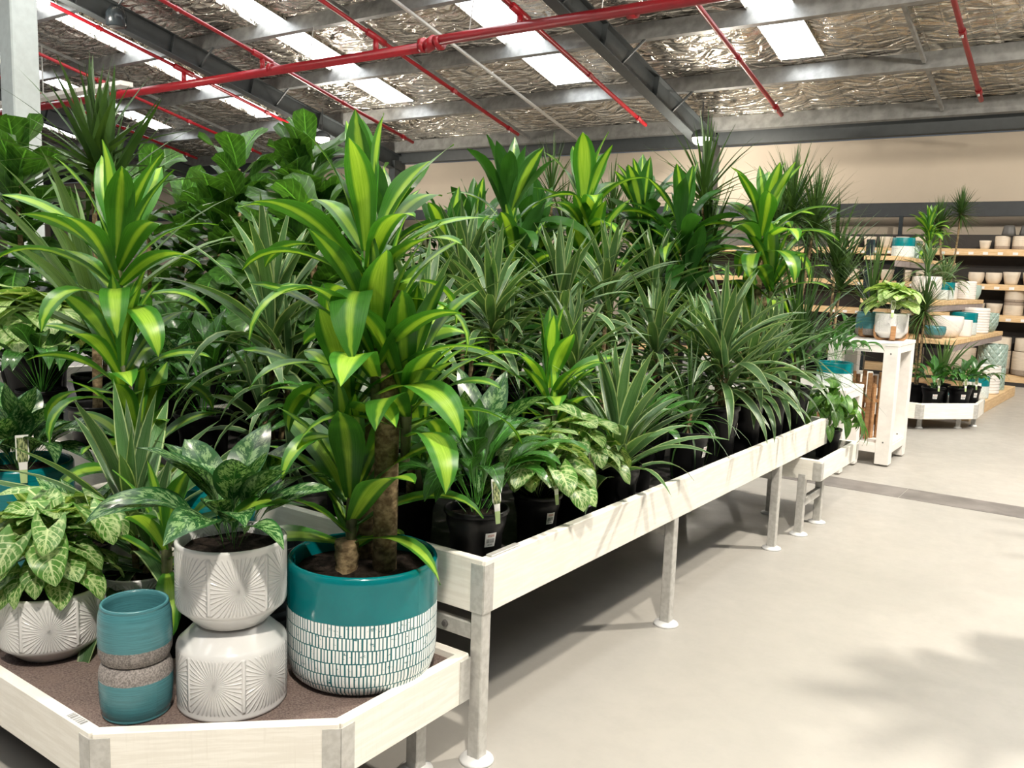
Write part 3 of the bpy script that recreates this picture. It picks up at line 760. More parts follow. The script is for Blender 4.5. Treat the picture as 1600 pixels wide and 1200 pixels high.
# ------------------------------------------------------------------ pots
PM = {}
def prof(kind, r, h):
    if kind == 'nursery':
        return [(0, 0.0), (0.74 * r, 0), (0.76 * r, 0.02 * h), (0.81 * r, 0.35 * h), (0.83 * r, 0.60 * h), (0.90 * r, 0.72 * h), (0.945 * r, 0.80 * h), (0.955 * r, 0.91 * h),
                (1.0 * r, 0.92 * h), (1.03 * r, 0.94 * h), (1.03 * r, 0.99 * h), (1.01 * r, h), (0.97 * r, h), (0.95 * r, 0.97 * h), (0.93 * r, 0.84 * h)]
    if kind == 'sunburst':
        return [(0, 0), (0.60 * r, 0), (0.64 * r, 0.012 * h), (0.92 * r, 0.19 * h), (0.98 * r, 0.225 * h), (r, 0.27 * h), (r, 0.88 * h), (0.985 * r, 0.93 * h), (1.0 * r, 0.96 * h), (0.99 * r, 0.99 * h), (0.96 * r, h),
                (0.92 * r, 0.985 * h), (0.90 * r, 0.90 * h), (0.90 * r, 0.5 * h)]
    if kind == 'bucket':
        return [(0, 0), (0.76 * r, 0), (0.86 * r, 0.015 * h), (0.94 * r, 0.06 * h), (0.985 * r, 0.15 * h), (r, 0.3 * h), (r, 0.93 * h), (0.995 * r, 0.97 * h), (0.975 * r, 0.995 * h), (0.95 * r, h), (0.925 * r, 0.985 * h), (0.915 * r, 0.93 * h), (0.91 * r, 0.6 * h)]
    if kind == 'barrel':
        return [(0, 0), (0.78 * r, 0), (0.90 * r, 0.02 * h), (0.98 * r, 0.16 * h), (1.0 * r, 0.42 * h), (0.975 * r, 0.78 * h), (0.92 * r, 0.93 * h), (0.905 * r, 0.945 * h), (0.92 * r, 0.955 * h), (0.90 * r, 0.99 * h), (0.87 * r, h), (0.83 * r, 0.985 * h), (0.82 * r, 0.9 * h), (0.86 * r, 0.4 * h), (0.7 * r, 0.06 * h), (0, 0.05 * h)]
    if kind == 'cup':
        return [(0, 0), (0.62 * r, 0), (0.70 * r, 0.02 * h), (0.80 * r, 0.25 * h), (0.93 * r, 0.7 * h), (r, h), (0.95 * r, h), (0.88 * r, 0.7 * h), (0.74 * r, 0.2 * h), (0, 0.15 * h)]
    if kind == 'cylinder':
        return [(0, 0), (0.92 * r, 0), (0.98 * r, 0.03 * h), (r, 0.1 * h), (r, 0.97 * h), (0.985 * r, h), (0.93 * r, h), (0.91 * r, 0.96 * h), (0.91 * r, 0.2 * h), (0, 0.18 * h)]
    if kind == 'ribbed':
        out = [(0, 0), (0.9 * r, 0)]
        for k in range(9):
            z = (0.02 + 0.105 * k) * h; out += [(0.965 * r, z), (r, z + 0.03 * h), (r, z + 0.075 * h), (0.965 * r, z + 0.10 * h)]
        return out + [(0.97 * r, h), (0.92 * r, h), (0.90 * r, 0.9 * h), (0.9 * r, 0.2 * h), (0, 0.18 * h)]
    if kind == 'bowl':
        return [(0, 0), (0.55 * r, 0), (0.75 * r, 0.08 * h), (0.95 * r, 0.4 * h), (r, 0.72 * h), (0.97 * r, 0.97 * h), (0.94 * r, h), (0.90 * r, 0.96 * h), (0.86 * r, 0.4 * h), (0, 0.12 * h)]
def pot_mesh(kind, r, h, mat, seg=40):
    k = (kind, round(r, 3), round(h, 3), mat, seg)
    if k not in PM: PM[k] = MB().lathe(prof(kind, r, h), seg).me('pot', M[mat], True)
    return PM[k]
def disc_mesh(r, mat, key):
    k = ('disc', round(r, 3), key)
    if k not in PM:
        rng = random.Random(5); V = [(0, 0, 0.012)]; F = []; n = 22
        for ring in (0.35, 0.7, 1.0):
            for q in range(n):
                a = 2 * PI * q / n; V.append((r * ring * math.cos(a), r * ring * math.sin(a), rng.uniform(-0.005, 0.006)))
        for q in range(n): F.append((0, 1 + q, 1 + (q + 1) % n))
        for g in range(2):
            for q in range(n): F.append((1 + g * n + q, 1 + (g + 1) * n + q, 1 + (g + 1) * n + (q + 1) % n, 1 + g * n + (q + 1) % n))
        PM[k] = mesh('soil', V, F, M[mat], smooth=True)
    return PM[k]
def label_patch(parent, r, h, az, z0=0.50, z1=0.715, wdeg=24):
    V = []; U = []; F = []; n = 5
    for j, zf in enumerate((z0, z1)):
        rr = r * (0.825 if zf < 0.6 else 0.91) + 0.002
        for i in range(n + 1):
            a = az + R(wdeg) * (i / n - 0.5); V.append((rr * math.cos(a), rr * math.sin(a), zf * h)); U.append((i / n, j))
    for i in range(n): F.append((i, i + 1, n + 1 + i + 1, n + 1 + i))
    obj('price_label', mesh('price_label', V, F, M['label'], U), parent, label='white barcode price label')
def plant_tag(parent, r, h, az, s=1.0):
    W, H = 0.034 * s, 0.125 * s
    pts = [(-0.25, -0.12), (0.25, -0.12), (0.34, 0.35), (0.5, 0.46), (0.5, 1.0), (-0.5, 1.0), (-0.5, 0.46), (-0.34, 0.35)]
    V = [(x * W, -0.0006, z * H) for x, z in pts] + [(x * W, 0.0006, z * H) for x, z in pts]
    n = len(pts); F = [tuple(range(n)), tuple(reversed(range(n, 2 * n)))] + [(i, i + n, (i + 1) % n + n, (i + 1) % n) for i in range(n)]
    U = [(x + 0.5, z) for x, z in pts] * 2
    obj('plant_tag', mesh('plant_tag', V, F, M['tag'], U), parent, (1.045 * r * math.cos(az), 1.045 * r * math.sin(az), h * 0.93), (R(-8), 0, az + PI / 2), label='printed picture tag clipped to the rim')

# ------------------------------------------------------------------ leaves
LM = {}
def leaf_mesh(mat, L, W, wfun, elev, droop, dpow=1.4, fold=0.3, wave=0.0, pet=0.0, bend=0.0, nseg=9, nac=4, twist=0.0, curve=0.0, heart=0.0, cup=0.0, ph=0.0, petw=0.007):
    st = []
    if pet > 0:
        for k in range(3): st.append(('p', k / 3))
    for k in range(nseg + 1): st.append(('b', k / nseg))
    pos = np.zeros(3); prev = None; V = []; U = []
    tot = pet + L
    for kind, t in st:
        s = (pet * t if kind == 'p' else pet + L * t)
        if kind == 'p': a = elev - droop * 0.12 * t
        else: a = elev - (bend if pet > 0 else 0) - droop * (t ** dpow)
        if prev is not None:
            ds = s - prev[0]; am = (a + prev[1]) / 2 if kind == 'p' or not (pet > 0 and t == 0) else prev[1]
            pos = pos + ds * np.array([0, math.cos(am), math.sin(am)])
        prev = (s, a)
        T = np.array([0, math.cos(a), math.sin(a)]); N = np.array([0, -math.sin(a), math.cos(a)]); S = np.array([1.0, 0, 0])
        if kind == 'b':
            tw = twist * t; S2 = S * math.cos(tw) + N * math.sin(tw); N2 = N * math.cos(tw) - S * math.sin(tw)
            w_ = max(W * wfun(t) / 2, 0.0008)
            c = pos + S * curve * L * t * t
        else: S2, N2, w_, c = S, N, petw / 2, pos
        for j in range(nac + 1):
            q = 2 * j / nac - 1
            p = c + S2 * (w_ * q)
            if kind == 'b':
                fo = fold * (1 - 0.5 * t)
                p = p + N2 * (fo * abs(q) * w_ - cup * q * q * w_ + wave * W * abs(q) ** 1.5 * math.sin(9 * t + ph + (1.3 if q > 0 else 0)))
                if heart: p = p - T * heart * W * abs(q) ** 1.3 * (1 - t) ** 3
                U.append((q / 2 + 0.5, t))
            else: p = p + N2 * (0.3 * abs(q) * w_); U.append((0.5 + 0.01 * q, 0.02))
            V.append(p)
    m = nac + 1; F = []
    for i in range(len(st) - 1):
        for j in range(nac): F.append((i * m + j, i * m + j + 1, (i + 1) * m + j + 1, (i + 1) * m + j))
    return V, F, U
def w_corn(t): return (0.34 + 0.66 * min(1, t / 0.52) ** 0.9) * (1 if t < 0.5 else max(0, 1 - ((t - 0.5) / 0.5) ** 2.6)) if t < 1 else 0.0
def w_lance(t): return max(0.0, (0.45 + 0.55 * min(1, t / 0.3))) * (1 if t < 0.45 else max(0, 1 - ((t - 0.45) / 0.55) ** 1.7))
def w_thin(t): return max(0.0, 1 - t ** 2.2)
def w_oval(t): return max(0.0, math.sin(PI * min(1, (t * 0.96 + 0.04)) ** 0.85)) ** 0.8
def w_heart(t): return (1.0 - 0.25 * (1 - t) ** 6) * max(0, 1 - t ** 1.9) ** 0.85
def w_point(t): return max(0.0, math.sin(PI * min(1.0, t * 0.97 + 0.03) ** 0.72)) ** 0.9
def w_fig(t): return max(0.0, (0.42 + 0.58 * t ** 0.8)) * (1 if t < 0.72 else math.sqrt(max(0, 1 - ((t - 0.72) / 0.28) ** 2))) * (min(1, t / 0.06) if t < 0.06 else 1)
SPEC = {
    # name: mat, L, W, wfun, [elev bins], droop(elev) , extras
    'corn': dict(mat='corn', L=1.0, W=0.255, w=w_corn, el=(82, 68, 52, 36, 16), dr=(16, 42, 78, 105, 100), kw=dict(fold=0.2, wave=0.04, dpow=2.0, nseg=11)),
    'corn_dark': dict(mat='corn_dark', L=1.0, W=0.25, w=w_corn, el=(82, 66, 48, 30, 8), dr=(16, 42, 78, 100, 90), kw=dict(fold=0.2, wave=0.05, dpow=1.8, nseg=10)),
    'warn': dict(mat='warn', L=1.0, W=0.114, w=w_lance, el=(86, 74, 60, 44, 24, 4), dr=(12, 26, 42, 60, 74, 70), kw=dict(fold=0.35, wave=0.02, dpow=1.5)),
    'strap': dict(mat='strap', L=1.0, W=0.085, w=w_thin, el=(80, 65, 50, 32), dr=(12, 25, 45, 95), kw=dict(fold=0.3, dpow=2.0)),
    'mottle': dict(mat='mottle', L=0.70, W=0.29, w=w_point, el=(86, 76, 64, 48), dr=(20, 36, 52, 62), kw=dict(fold=0.25, wave=0.03, pet=0.34, bend=0.3, dpow=1.2)),
    'spath': dict(mat='spath', L=0.52, W=0.20, w=w_point, el=(86, 77, 66, 52), dr=(40, 62, 80, 90), kw=dict(fold=0.28, wave=0.04, pet=0.55, bend=0.3, dpow=1.2)),
    'syn': dict(mat='syn', L=0.44, W=0.54, w=w_heart, el=(84, 70, 52, 30), dr=(35, 35, 40, 40), kw=dict(fold=0.22, wave=0.03, pet=0.60, bend=1.1, dpow=1.3, heart=0.62)),
    'syn_pale': dict(mat='syn_pale', L=0.44, W=0.54, w=w_heart, el=(84, 70, 52, 30), dr=(35, 35, 40, 40), kw=dict(fold=0.22, wave=0.03, pet=0.60, bend=1.0, dpow=1.3, heart=0.62)),
    'heart': dict(mat='heart', L=0.46, W=0.30, w=w_heart, el=(84, 68, 48, 20), dr=(45, 50, 55, 60), kw=dict(fold=0.25, wave=0.03, pet=0.6, bend=1.3, dpow=1.3, heart=0.55)),
    'fig': dict(mat='fig', L=0.92, W=0.62, w=w_fig, el=(76, 58, 36, 12, -12), dr=(25, 35, 45, 50, 45), kw=dict(fold=0.22, wave=0.05, pet=0.10, bend=0.1, dpow=1.2, nac=6)),
}
def leaves_of(sp):
    if sp not in LM:
        d = SPEC[sp]; rng = random.Random(len(sp) * 17 + 3); bins = []
        for e, dr in zip(d['el'], d['dr']):
            vs = []
            for k in range(3):
                kw = dict(d['kw'])
                V, F, U = leaf_mesh(M[d['mat']], d['L'], d['W'] * rng.uniform(0.88, 1.12), d['w'], R(e + rng.uniform(-4, 4)), R(dr * rng.uniform(0.65, 1.3)),
                                    twist=rng.uniform(-0.5, 0.5), curve=rng.uniform(-0.07, 0.07), ph=rng.uniform(0, 6), **kw)
                vs.append(mesh('leaf', V, F, M[d['mat']], U, True))
            bins.append(vs)
        LM[sp] = bins
    return LM[sp]
def put_leaf(parent, sp, el, az, loc, scale, rng):
    b = leaves_of(sp); k = min(range(len(b)), key=lambda i: abs(SPEC[sp]['el'][i] - el))
    obj('leaf', rng.choice(b[k]), parent, loc, (R(rng.uniform(-7, 7)), R(rng.uniform(-9, 9)), az), scale)
def head(parent, sp, x, y, z, n, L, rng, stem=0.16, lo=8, hi=84, rad=0.012, a0=None, tight=1.0):
    """a rosette: young upright leaves on top, older drooping leaves below"""
    a0 = rng.uniform(0, 6.28) if a0 is None else a0
    for i in range(n):
        f = i / max(1, n - 1)
        el = lo + (hi - lo) * f ** tight
        az = a0 + i * 2.39996 + rng.uniform(-0.25, 0.25)
        zl = z - stem * (1 - f)
        sc = L * (0.74 + 0.26 * math.sin(PI * min(1, 0.25 + 0.75 * f))) * rng.uniform(0.86, 1.1)
        put_leaf(parent, sp, el + rng.uniform(-6, 6), az, (x - rad * math.sin(az), y + rad * math.cos(az), zl), sc, rng)
def cane(parent, pts, rad, name='cane', mat='cane', n=10):
    P = [Vector(p) for p in pts]; out = []; rr = []
    rng = random.Random(int(abs(P[0].x * 991 + P[0].y * 37) * 10) + len(pts)); k = 7
    for a, b in zip(P[:-1], P[1:]):
        for i in range(k):
            out.append(a.lerp(b, i / k)); rr.append(rad * rng.uniform(0.93, 1.07))
    out.append(P[-1]); rr.append(rad * 0.95)
    return MB().tube(out, rr, n).build(name, M[mat], parent, True)
TUFT = {}
def tuft_mesh(key, n, L, W, lo, hi, droop, mat, seed, spread=0.03):
    """a spiky head: very many blades a pixel or two wide, one mesh"""
    k = (key, seed)
    if k not in TUFT:
        rng = random.Random(seed * 31 + n); b = MB()
        for i in range(n):
            f = i / (n - 1); el = lo + (hi - lo) * f ** 0.8
            V, F, U = leaf_mesh(None, L * rng.uniform(0.72, 1.05), W * rng.uniform(0.8, 1.15), w_thin, R(el + rng.uniform(-7, 7)), R(droop * rng.uniform(0.3, 1.3) * (1.15 - f)), dpow=1.6, fold=0.35, nseg=6, nac=2, curve=rng.uniform(-0.06, 0.06))
            az = i * 2.39996 + rng.uniform(-0.3, 0.3); m = Matrix.Rotation(az, 3, 'Z'); off = Vector((0, 0, -spread * (1 - f) * 3))
            b.add([tuple(m @ Vector(v) + off) for v in V], F, U)
        TUFT[k] = b.me('leaf_tuft', M[mat], True)
    return TUFT[k]

# ------------------------------------------------------------------ potted plants
CATN = 'plant'
def potted(name, label, x, y, z, r, h, kind='nursery', mat='black_plastic', group=None, rz=None, price=None, card=None, cs=1.0):
    t = thing(name, label, CATN, (x, y, z), 0.0, group)
    p = obj('pot', pot_mesh(kind, r, h, mat, 40 if r > 0.07 else 28), t)
    obj('soil', disc_mesh(r * 0.925, 'soil', 's'), t, (0, 0, h * 0.86))
    if price is not None: label_patch(p, r, h, R(price))
    if card is not None: plant_tag(t, r, h, R(card), cs)
    return t
def corn_plant(label, x, y, z, r, h, heads, canes, seed, L=0.42, n=22, group=None, sp='corn', **kw):
    """heads: (dx, dy, z above pot base, leaves, length); canes: (dx, dy, z top, radius)"""
    rng = random.Random(seed)
    t = potted('potted_corn_plant', label, x, y, z, r, h, group=group, **kw)
    for (dx, dy, zt, rad) in canes:
        cane(t, [(dx, dy, h * 0.8), (dx * 1.05, dy * 1.05, zt)], rad)
    for hd in heads:
        dx, dy, zh = hd[:3]; nn = hd[3] if len(hd) > 3 else n; LL = hd[4] if len(hd) > 4 else L
        MB().tube([(dx, dy, zh - 0.26), (dx, dy, zh - 0.12), (dx, dy, zh)], [0.013, 0.017, 0.008], 8).build('stem', M['stem'], t, True)
        head(t, sp, dx, dy, zh, nn, LL, rng, stem=0.22 * LL / 0.42, tight=0.8)
    return t
def striped_plant(label, x, y, z, r, h, heads, seed, L=0.4, n=26, group=None, lo=2, **kw):
    rng = random.Random(seed)
    t = potted('potted_striped_dracaena', label, x, y, z, r, h, group=group, **kw)
    for hd in heads:
        dx, dy, zh = hd[:3]; nn = hd[3] if len(hd) > 3 else n; LL = hd[4] if len(hd) > 4 else L
        if zh - h > 0.08: cane(t, [(dx * 0.4, dy * 0.4, h * 0.8), (dx * 0.8, dy * 0.8, h * 0.4 + zh * 0.5), (dx, dy, zh)], 0.011, 'stem', 'cane', 8)
        head(t, 'warn', dx, dy, zh, nn, LL, rng, stem=0.20 * LL / 0.4, lo=lo, hi=88, rad=0.008)
    return t
def spiky_plant(label, x, y, z, r, h, heads, seed, L=0.42, W=0.013, n=64, tm='marg', lo=-25, droop=35, group=None, **kw):
    rng = random.Random(seed)
    t = potted('potted_spiky_dracaena', label, x, y, z, r, h, group=group, **kw)
    for (dx, dy, zh) in heads:
        cane(t, [(dx * 0.35, dy * 0.35, h * 0.8), (dx * 0.75, dy * 0.75, h * 0.4 + zh * 0.55), (dx, dy, zh)], 0.013, 'stem', 'cane', 8)
        obj('leaf_tuft', tuft_mesh((L, W, n, tm, lo, droop), n, L, W, lo, 88, droop, tm, rng.randint(0, 2)), t, (dx, dy, zh), (0, 0, rng.uniform(0, 6)), rng.uniform(0.9, 1.1), kind='stuff')
    return t
def bush(name, sp, label, x, y, z, r, h, seed, n=26, L=0.34, zsp=0.05, lo=25, hi=88, spread=0.045, group=None, **kw):
    rng = random.Random(seed)
    t = potted(name, label, x, y, z, r, h, group=group, **kw)
    for i in range(n):
        f = (i + 0.5) / n; az = i * 2.39996 + rng.uniform(-0.3, 0.3); q = spread * (1 - f)
        put_leaf(t, sp, lo + (hi - lo) * f + rng.uniform(-8, 8), az, (-q * math.sin(az), q * math.cos(az), h * 0.86 + rng.uniform(0, zsp)), L * rng.uniform(0.75, 1.12), rng)
    return t
def fig_plant(label, x, y, z, r, h, top, seed, n=24, L=0.32, stems=1, group=None, z0=None, **kw):
    rng = random.Random(seed)
    t = potted('potted_fiddle_leaf_fig', label, x, y, z, r, h, group=group, **kw)
    for s in range(stems):
        a = rng.uniform(0, 6.28); dx, dy = (0.10 * math.cos(a), 0.10 * math.sin(a)) if stems > 1 else (0, 0)
        tp = top * (1 if s == 0 else rng.uniform(0.8, 0.95))
        cane(t, [(dx * 0.3, dy * 0.3, h * 0.8), (dx, dy, tp)], 0.014, 'trunk', 'cane', 8)
        zb = z0 if z0 is not None else h + 0.25
        for i in range(n):
            f = i / (n - 1); zl = zb + (tp - zb) * f; az = i * 2.2 + rng.uniform(-0.4, 0.4)
            put_leaf(t, 'fig', -10 + 80 * f ** 1.5 + rng.uniform(-10, 10), az, (dx, dy, zl), L * rng.uniform(0.75, 1.15), rng)
    return t
def pot_thing(label, x, y, z, kind, r, h, mat, flip=False, group=None, seg=36, soilz=None, tilt=0.0, rz=0.0):
    o = obj('ceramic_pot', pot_mesh(kind, r, h, mat, seg))
    o.location = (x, y, z + (h if flip else 0)); o.rotation_euler = (PI if flip else tilt, 0, rz)
    return tag(o, label, 'pot', group)

#PLANTS
DK = 0.536      # bench deck
TR = 0.333      # low tray mat
# --- the low tray
corn_plant('tall corn plant with cut canes in the big teal pot with white strokes', -1.72, 1.73, TR, 0.215, 0.345,
    [(-0.02, 0.02, 1.27, 24, 0.41), (0.04, 0.0, 1.00, 22, 0.40), (0.10, 0.06, 0.88, 18, 0.36), (-0.06, 0.0, 0.84, 14, 0.36), (-0.03, -0.02, 0.57, 18, 0.41)],
    [(0.05, 0.035, 1.10, 0.034), (-0.03, -0.035, 0.385, 0.034), (-0.07, 0.08, 0.74, 0.036)], 11, kind='bucket', mat='teal_dash')
pot_thing('upside down white sunburst pot under the mottled leaf plant', -1.858, 1.383, TR, 'sunburst', 0.142, 0.222, 'sunburst', flip=True, rz=0.6, seg=48)
bush('potted_aglaonema', 'mottle', 'silver mottled aglaonema in the white sunburst pot stacked on an upside down one', -1.858, 1.383, TR + 0.2225, 0.142, 0.226, 21, n=24, L=0.33, lo=44, kind='sunburst', mat='sunburst')
pot_thing('upside down small teal pot with grey base, bottom of the pair at the tray corner', -1.993, 1.188, TR, 'barrel', 0.0905, 0.145, 'teal_band', flip=True)
pot_thing('small teal pot with grey base, open top, upper of the pair at the tray corner', -1.993, 1.188, TR + 0.1455, 'barrel', 0.0905, 0.150, 'teal_band', rz=1.0)
bush('potted_arrowhead_vine', 'syn', 'veined pale arrowhead vine in the white sunburst pot at the left front of the tray', -2.5, 1.23, TR, 0.145, 0.205, 22, n=60, L=0.22, lo=0, zsp=0.20, kind='sunburst', mat='sunburst')
striped_plant('striped dracaena in the white pot behind the small teal pots', -2.56, 1.54, TR, 0.128, 0.155, [(-0.02, 0, 0.36, 38, 0.54), (0.04, 0.03, 0.26, 12, 0.4)], 23, kind='sunburst', mat='sunburst')
pot_thing('teal pot with grey speckled base cut off by the left picture edge', -2.83, 1.22, TR, 'barrel', 0.115, 0.20, 'teal_band')
bush('potted_aglaonema', 'mottle', 'mottled aglaonema in the plain teal pot at the left end of the tray', -3.52, 1.62, TR, 0.20, 0.35, 24, n=34, L=0.40, lo=22, kind='bucket', mat='teal_white', card=-20, cs=1.3)
bush('potted_aglaonema', 'mottle', 'small mottled aglaonema in a nursery pot beside the left arrowhead vine', -2.86, 1.52, TR, 0.09, 0.18, 25, n=20, L=0.28, lo=25)
corn_plant('three headed corn plant at the back left of the tray before the spiky dracaena', -3.0, 1.77, TR, 0.15, 0.30,
    [(-0.03, 0.0, 1.22, 24, 0.47), (0.03, -0.03, 0.84, 18, 0.38), (0.05, 0.02, 0.52, 15, 0.36)], [(-0.05, 0.03, 1.02, 0.024), (0.0, 0.05, 0.66, 0.024)], 26, kind='cylinder', mat='white_pot')
pot_thing('dark ribbed pot standing behind the teal pot with white strokes', -2.17, 1.72, TR, 'ribbed', 0.15, 0.29, 'charcoal_pot')
pot_thing('dull teal pot half hidden behind the ribbed dark pot', -2.52, 1.82, TR, 'bucket', 0.13, 0.40, 'teal_white')
corn_plant('small corn plant crouching behind the mottled aglaonema on the tray', -2.24, 1.44, TR, 0.085, 0.17, [(0, 0, 0.40, 12, 0.30)], [], 27)

# --- long bench, front row from the near corner
bush('potted_peace_lily', 'spath', 'glossy dark peace lily in the nearest black pot at the bench corner', -1.62, 2.13, DK, 0.101, 0.215, 31, n=30, L=0.36, lo=40, price=-22, card=-14)
bush('potted_arrowhead_vine', 'syn', 'arrowhead vine second along the bench edge from the near corner', -1.62, 2.48, DK, 0.086, 0.195, 32, n=44, L=0.21, lo=5, zsp=0.14, price=-18, card=-8, cs=0.9)
bush('potted_arrowhead_vine', 'syn', 'arrowhead vine third along the bench edge, beside the striped dracaena', -1.63, 2.74, DK, 0.088, 0.20, 33, n=36, L=0.21, lo=5, zsp=0.14, price=2, card=-6)
striped_plant('striped dracaena with curled lower leaves fourth along the bench edge', -1.62, 3.06, DK, 0.097, 0.205, [(0, 0, 0.36, 46, 0.47), (0.02, 0.02, 0.28, 8, 0.3)], 34, lo=24)
bush('potted_peace_lily', 'spath', 'dark peace lily set back between two bench edge pots', -1.74, 3.46, DK, 0.088, 0.19, 35, n=22, L=0.34, lo=30)
spiky_plant('dark grassy plant with long thin leaves dangling over the bench board', -1.64, 3.80, DK, 0.098, 0.24, [(0, 0, 0.34)], 36, L=0.40, W=0.014, n=46, tm='grass', lo=-35, droop=95, price=0)
striped_plant('big striped dracaena in a thick rimmed tall black pot halfway along the bench edge', -1.66, 4.22, DK, 0.103, 0.315, [(0, 0, 0.66, 40, 0.52), (-0.05, 0.05, 0.54, 18, 0.42), (0.04, -0.03, 0.48, 14, 0.34)], 37, price=20)
striped_plant('big striped dracaena with a stubby cane, next past the thick rimmed pot', -1.66, 4.60, DK, 0.10, 0.315, [(0.0, 0, 0.56, 46, 0.46), (0.03, 0.05, 0.45, 18, 0.36)], 38)
striped_plant('striped dracaena in a tall black pot second from the far bench end', -1.65, 4.97, DK, 0.10, 0.31, [(0, 0, 0.55, 42, 0.44)], 39)
spiky_plant('dark strap leaved plant arching over the far bench end', -1.64, 5.36, DK, 0.105, 0.315, [(0, 0, 0.62), (0.02, 0.03, 0.50)], 40, L=0.62, W=0.022, n=44, tm='grass', lo=-20, droop=55, price=12)
# second row
bush('potted_aglaonema', 'mottle', 'mottled aglaonema right behind the two arrowhead vines', -1.88, 2.46, DK, 0.095, 0.20, 41, n=34, L=0.40, lo=20)
corn_plant('low corn plant between the teal potted one and the bench aglaonema', -1.98, 2.22, DK, 0.095, 0.20, [(0, 0, 0.62, 18, 0.36), (0.04, 0, 0.42, 10, 0.3)], [(0, 0, 0.5, 0.016)], 42)
corn_plant('low bright corn plant behind the third bench edge pot', -1.88, 2.93, DK, 0.095, 0.20, [(0, 0, 0.55, 18, 0.35), (0.06, -0.04, 0.44, 8, 0.3)], [(0, 0, 0.42, 0.016)], 43)
bush('potted_peace_lily', 'spath', 'peace lily in the second row behind the grassy plant', -1.93, 3.75, DK, 0.09, 0.19, 44, n=20, L=0.34)
striped_plant('striped dracaena in the second row behind the curled leaf dracaena', -1.97, 3.28, DK, 0.095, 0.20, [(0, 0, 0.60, 42, 0.40)], 45)
striped_plant('striped dracaena in the second row behind the thick rimmed pot', -1.98, 4.10, DK, 0.10, 0.24, [(0, 0, 0.66, 42, 0.42)], 46)
striped_plant('striped dracaena in the second row behind the stubby cane dracaena', -1.97, 4.62, DK, 0.10, 0.24, [(0, 0, 0.60, 42, 0.42)], 47)
corn_plant('bright corn plant with hanging leaves near the far bench end', -1.86, 5.22, DK, 0.11, 0.26, [(0, 0, 1.33, 26, 0.46), (0.07, 0.04, 1.02, 18, 0.40), (-0.03, 0.02, 0.75, 12, 0.36)], [(0, 0, 1.1, 0.022), (0.04, 0.03, 0.85, 0.02)], 48)
# third row
striped_plant('striped dracaena right of the teal potted corn plant, in the middle of the bench', -2.30, 3.10, DK, 0.10, 0.24, [(0, 0, 0.84, 46, 0.42), (0.06, 0.03, 0.66, 18, 0.36)], 51)
striped_plant('striped dracaena in the bench middle, second from the teal potted corn plant', -2.22, 3.55, DK, 0.10, 0.24, [(0, 0, 0.86, 46, 0.44), (0.05, 0.05, 0.68, 18, 0.36)], 52)
striped_plant('striped dracaena in the bench middle, third from the teal potted corn plant', -2.30, 4.12, DK, 0.10, 0.24, [(0, 0, 0.92, 44, 0.44), (0.0, 0.05, 0.66, 16, 0.36)], 53)
striped_plant('striped dracaena in the bench middle, fourth from the teal potted corn plant', -2.30, 4.70, DK, 0.10, 0.24, [(0, 0, 0.94, 44, 0.44), (0.05, 0.0, 0.7, 16, 0.36)], 54)
striped_plant('striped dracaena in the bench middle, nearest the near end board', -2.30, 2.62, DK, 0.10, 0.24, [(0, 0, 0.74, 42, 0.42)], 55)
striped_plant('wide striped dracaena between the two near corn plants', -2.78, 2.27, DK, 0.13, 0.26, [(0, 0, 0.80, 36, 0.56), (0.08, 0.02, 0.58, 26, 0.42), (0.02, -0.06, 0.40, 22, 0.36)], 56)
spiky_plant('spiky dracaena rising beside the grey rafter foot', -2.28, 5.30, DK, 0.11, 0.28, [(0, 0, 1.50), (0.03, 0.05, 1.15)], 57, L=0.50, W=0.024, n=64, lo=-15)
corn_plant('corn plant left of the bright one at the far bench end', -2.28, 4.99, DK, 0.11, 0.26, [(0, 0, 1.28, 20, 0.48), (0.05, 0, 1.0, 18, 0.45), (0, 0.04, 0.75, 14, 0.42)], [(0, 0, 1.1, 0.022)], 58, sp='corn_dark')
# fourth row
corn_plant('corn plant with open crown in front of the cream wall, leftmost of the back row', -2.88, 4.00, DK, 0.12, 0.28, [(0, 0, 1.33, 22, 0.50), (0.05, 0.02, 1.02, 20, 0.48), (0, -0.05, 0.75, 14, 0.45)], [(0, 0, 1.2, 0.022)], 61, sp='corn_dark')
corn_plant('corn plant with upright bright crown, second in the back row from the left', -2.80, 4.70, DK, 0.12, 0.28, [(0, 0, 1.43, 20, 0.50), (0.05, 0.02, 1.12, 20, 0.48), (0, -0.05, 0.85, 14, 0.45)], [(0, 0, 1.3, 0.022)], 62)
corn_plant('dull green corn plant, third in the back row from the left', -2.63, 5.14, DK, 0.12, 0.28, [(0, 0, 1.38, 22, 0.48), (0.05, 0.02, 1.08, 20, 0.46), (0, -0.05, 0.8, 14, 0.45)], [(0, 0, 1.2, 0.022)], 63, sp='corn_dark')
spiky_plant('spiky dracaena behind the second back row corn plant', -3.35, 5.15, DK, 0.11, 0.28, [(0, 0, 1.52), (0.08, 0.05, 1.3)], 64, L=0.40)
spiky_plant('spiky dracaena behind the dull green corn plant', -2.98, 5.36, DK, 0.11, 0.28, [(0, 0, 1.40), (0.07, -0.04, 1.2)], 65, L=0.38)
striped_plant('striped dracaena deep in the bench behind the near middle row', -2.76, 2.82, DK, 0.10, 0.24, [(0, 0, 0.92, 42, 0.44), (0.03, 0.05, 0.66, 16, 0.36)], 66)
striped_plant('striped dracaena deep in the bench behind the second middle one', -2.72, 3.42, DK, 0.10, 0.24, [(0, 0, 0.98, 42, 0.44), (0.03, 0.05, 0.7, 16, 0.36)], 67)
corn_plant('shaded corn plant deep in the bench left of the totem vine', -3.15, 3.30, DK, 0.12, 0.28, [(0, 0, 1.15, 18, 0.42), (0, 0.05, 0.8, 14, 0.4)], [(0, 0, 1.0, 0.022)], 68, sp='corn_dark')
